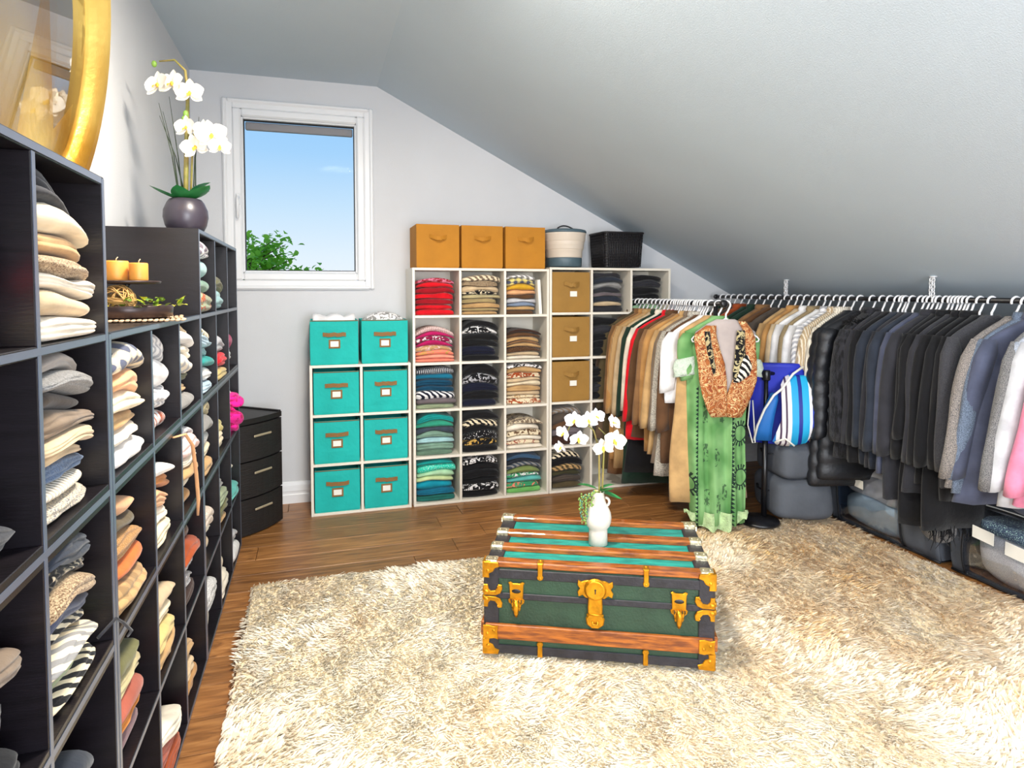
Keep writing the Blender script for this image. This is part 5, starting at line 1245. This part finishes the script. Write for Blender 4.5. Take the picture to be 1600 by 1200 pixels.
# clear-window storage bags
def window_bag(label, y0, y1, h_, xf, depth, contents, m_side, seed, grey0=.18, grey1=0.0, tags=()):
    L_ = y1-y0; t = thing('storage_bag', label, 'bag', (xf+depth/2, (y0+y1)/2, .012))
    r = random.Random(seed)
    # shell: grey base, ends, back; window front bulging to -x
    def prof(k):                                     # cross-section in x,z
        pts = []
        for i in range(11):
            f = i/10; z = h_*f; bul = .045*math.sin(PI*min(1, f*1.15))
            pts.append((-depth/2-bul*k+.05*max(0, f-.7)/.3, z))
        return pts
    def strip(ya, yb, inset=0.0, n=8, wave=.004):
        rs = []
        for j in range(n+1):
            y = ya+(yb-ya)*j/n; k = .4+.6*math.sin(PI*min(.98, max(.02, (y-y0)/L_)))**.5
            rs.append([(x+inset+wave*math.sin(z*25+y*31+seed), y-(y0+y1)/2, z) for x, z in prof(k)])
        return rs
    def closed(rs, th=.006): return [rg+[(p[0]+th, p[1], p[2]) for p in rg[::-1]] for rg in rs]
    ya, yb = y0+L_*grey1, y1-L_*grey0
    e = MB()
    if grey1 > .01: e.rings(closed(strip(y0, ya)), True, True, True)
    e.rings(closed(strip(yb, y1)), True, True, True)
    for y_ in (y0, y1):
        rg = [(p[0], y_-(y0+y1)/2, p[1]) for p in prof(.45)]; poly = rg+[(depth/2, y_-(y0+y1)/2, h_), (depth/2, y_-(y0+y1)/2, 0)]
        s = .006 if y_ == y0 else -.006
        e.rings([poly, [(p[0], p[1]+s, p[2]) for p in poly]], True, True, False)
    e.box((depth/2, 0, h_/2), (.006, L_, h_)); e.box((.0, 0, .004), (depth, L_, .006))
    e.build('shell', m_side, t)
    tp = MB(); tp.rings([[(-depth/2+.045, y, h_-.002), (0, y, h_+.02), (depth/2, y, h_-.004), (depth/2, y, h_-.010), (0, y, h_+.012), (-depth/2+.045, y, h_-.010)] for y in (-L_/2, -L_/4, 0, L_/4, L_/2)], True, True, True); tp.build('top_flap', m_side, t)
    MB().rings(closed(strip(ya, yb, -.002, 14), .0015), True, True, True).build('clear_window', M_vinyl, t)
    z_ = MB(); rs = strip(y0, y1, -.004, 12); z_.tube([rg[-1] for rg in rs], .006, 6); z_.tube([rg[0] for rg in rs], .006, 6)
    for y_ in ([ya] if grey1 > .01 else [])+[yb]:
        q = [rg for rg in strip(y_, y_+.001, -.003, 1)][0]; z_.tube(q, .005, 6)
    z_.build('piping', M_piping, t)
    z2 = MB(); z2.tube([(rg[-1][0]+.012, rg[-1][1], rg[-1][2]+.004) for rg in rs], .007, 6, True, .6); z2.build('zipper', M_card, t)
    for ty, tz, tw, thh in tags:
        k = prof(.95)[int(tz/h_*10)]; o = MB().box((0, 0, 0), (.002, tw, thh), .0005).build('paper_label', M_card, t); o.location = (k[0]-.014, ty-(y0+y1)/2, tz); o.rotation_euler = (.1, -.12, 0)
    zc = .01; n = len(contents)
    for i, (nm, sp, lb, hh) in enumerate(contents):
        b = MB().soft((0, 0, 0), (depth*.93+.02, (yb-ya)*.96, hh), 4.5, 12, .010, seed+i); o = b.build(nm, fabric(sp))
        o.location = (xf+depth/2-.012, (ya+yb)/2, .016+zc+hh/2); zc += hh*.95; tag(o, lb, nm.split('_')[-1])
    return t
window_bag('long grey storage bag with clear window and white zipper', 2.39, 3.09, .40, 2.985, .36,
           [('folded_blanket', 'pale blue', 'pale blue blanket at the bottom of the clear window bag', .17), ('folded_blanket', 'pale grey', 'pale grey blanket seen through the clear window, upper layer', .19)], M_greybag, 5, grey0=.08, grey1=.30, tags=((2.86, .27, .06, .05),))
window_bag('second clear window storage bag at the right edge under grey coats', 1.62, 2.33, .34, 2.985, .36,
           [('folded_blanket', 'silver+white tweed', 'heathered grey blanket filling the right edge clear window bag', .22), ('folded_throw', 'denim blue spark', 'shiny blue throw on top inside the right edge bag', .075)], M_greybag, 9, grey0=.10, tags=((2.15, .235, .10, .06), (2.0, .21, .10, .065)))
o = MB().blade((0, 0, 0), (-.2, .5, .3), (-1, 0, .2), .06, .04, .1, 4).blade((0, 0, 0), (-.2, -.8, .05), (-1, 0, .3), .07, .016, .1, 4).build('ribbon', mat('hot_pink_ribbon', 'e8186a', .5)); o.location = (2.955, 2.86, .425)
tag(o, 'hot pink ribbon tied on the clear window bag zipper', 'ribbon')
o = MB().soft((0, 0, .0), (.14, .17, .24), 2.6, 12, .008, 5).build('knit_bundle', fabric('charcoal+grey tweed')); o.location = (2.90, 2.345, .27)
tag(o, 'dark speckled knit bundle drooping between the two clear window bags', 'knit')
o = MB().soft((0, 0, .0), (.12, .20, .13), 3, 12, .006, 6).build('folded_jeans', fabric('blue grey')); o.location = (3.0, 2.19, .45)
tag(o, 'faded blue folded jeans on top of the right edge storage bag', 'jeans')
o = MB().soft((0, 0, .0), (.16, .26, .10), 3, 12, .006, 7).build('folded_sweatpants', fabric('slate blue')); o.location = (3.04, 1.95, .435)
tag(o, 'slate blue folded sweatpants on the right edge storage bag', 'clothes')

# ================================================================== RUG
def rug():
    rg = np.random.default_rng(11); x0, x1, y0, y1 = -.30, 2.93, .75, 3.13
    t = thing('shag_rug', 'large cream shaggy faux fur rug under the trunk', 'rug', ((x0+x1)/2, (y0+y1)/2, 0)); cx, cy = (x0+x1)/2, (y0+y1)/2
    def h(x, y): return .5*np.sin(3.1*x+1.3*y+.4)+.5*np.sin(-2.2*x+3.7*y+1.9)+.4*np.sin(7.3*x+5.1*y)+.35*np.sin(-6.1*x+8.9*y+2.2)
    def h2(x, y): return np.sin(19*x+7*y+1)+np.sin(-11*x+23*y+.3)+np.sin(31*x-13*y+2)
    m = bpy.data.materials.new('shag_pile'); m.use_nodes = True; nt = m.node_tree; N = nt.nodes; L = nt.links; b = N['Principled BSDF']; b.inputs['Roughness'].default_value = .75; b.inputs['Specular IOR Level'].default_value = .2; b.inputs['Sheen Weight'].default_value = .2
    at = N.new('ShaderNodeVertexColor'); at.layer_name = 'tint'; L.new(at.outputs[0], b.inputs['Base Color'])
    # backing
    bk = MB(); q = []; nx, ny = 48, 36
    b_ = MB(); b_.box((0, 0, .008), (x1-x0-.02, y1-y0-.02, .014), .003); b_.build('backing', mat('rug_backing', 'ecdcbc', .95), t)
    n = 170000
    # denser where the pile is in view (towards the front of the photograph)
    px = rg.uniform(x0, x1, n); py = y0+(y1-y0)*rg.uniform(0, 1, n)**.95
    clump = np.round(px/.026)*12.9898+np.round(py/.026)*78.233
    ca = (np.modf(np.abs(np.sin(clump)*43758.5))[0]-.5)*1.9
    ang = -1.2+1.3*h(px*.9, py*.9)+ca
    lean = (.70+.12*np.tanh(h2(px, py))+rg.normal(0, .10, n)).clip(.2, .93)
    ln = (.027+.006*rg.standard_normal(n)).clip(.014, .045)*(1+.18*np.tanh(h2(px+3, py)))
    dx = np.cos(ang)*lean; dy = np.sin(ang)*lean; dz = np.sqrt(np.clip(1-lean**2, .1, 1))
    wx = -np.sin(ang+rg.normal(0, .5, n)); wy = np.cos(ang)
    wd = rg.uniform(.0028, .0048, n)
    V = np.zeros((n, 7, 3))
    bx, by = px-cx, py-cy
    for k, (f, wf, bend) in enumerate(((0, 1, 0), (.45, 1.0, .25), (.8, .7, .75))):
        cxk = bx+dx*ln*f*(.5+.5*f+bend*.3); cyk = by+dy*ln*f*(.5+.5*f+bend*.3); czk = .010+dz*ln*f*(1-.22*f)
        V[:, 2*k] = np.stack([cxk-wx*wd*wf, cyk-wy*wd*wf, czk], 1); V[:, 2*k+1] = np.stack([cxk+wx*wd*wf, cyk+wy*wd*wf, czk], 1)
    V[:, 6] = np.stack([bx+dx*ln*1.2, by+dy*ln*1.2, .010+dz*ln*.76], 1)
    nv = n*7; me = bpy.data.meshes.new('pile'); me.vertices.add(nv); me.vertices.foreach_set('co', V.reshape(-1))
    base = (np.arange(n)*7)[:, None]
    quads = np.stack([base+np.array([0, 1, 3, 2]), base+np.array([2, 3, 5, 4])], 1).reshape(-1); tris = (base+np.array([4, 5, 6])).reshape(-1)
    loops = np.concatenate([quads, tris]); me.loops.add(len(loops)); me.loops.foreach_set('vertex_index', loops.astype(np.int32))
    st = np.concatenate([np.arange(2*n)*4, 8*n+np.arange(n)*3]); me.polygons.add(3*n); me.polygons.foreach_set('loop_start', st.astype(np.int32))
    me.polygons.foreach_set('use_smooth', np.ones(3*n, dtype=bool)); me.update(calc_edges=True)
    ca_ = me.color_attributes.new('tint', 'FLOAT_COLOR', 'POINT')
    A = np.array(lin('fff7e6')); B = np.array(lin('e6bd7c')); g_ = (.26+.22*np.tanh(1.2*h(px*.8+2, py*.8))+.16*np.tanh(h2(px*.6, py*.6+1))+rg.normal(0, .14, n)+.26*np.tanh((px-1.7)*1.4)).clip(0, 1)[:, None]  # mottled honey tone, plus warm light painted in towards the right
    c = A*(1-g_)+B*g_; C = np.repeat(c[:, None, :], 7, 1); C[:, 0:2, :3] *= .92
    ca_.data.foreach_set('color', C.reshape(-1)); me.materials.append(m); me.validate()
    o = bpy.data.objects.new('pile', me); link(o, t); o['kind'] = 'stuff'
rug()
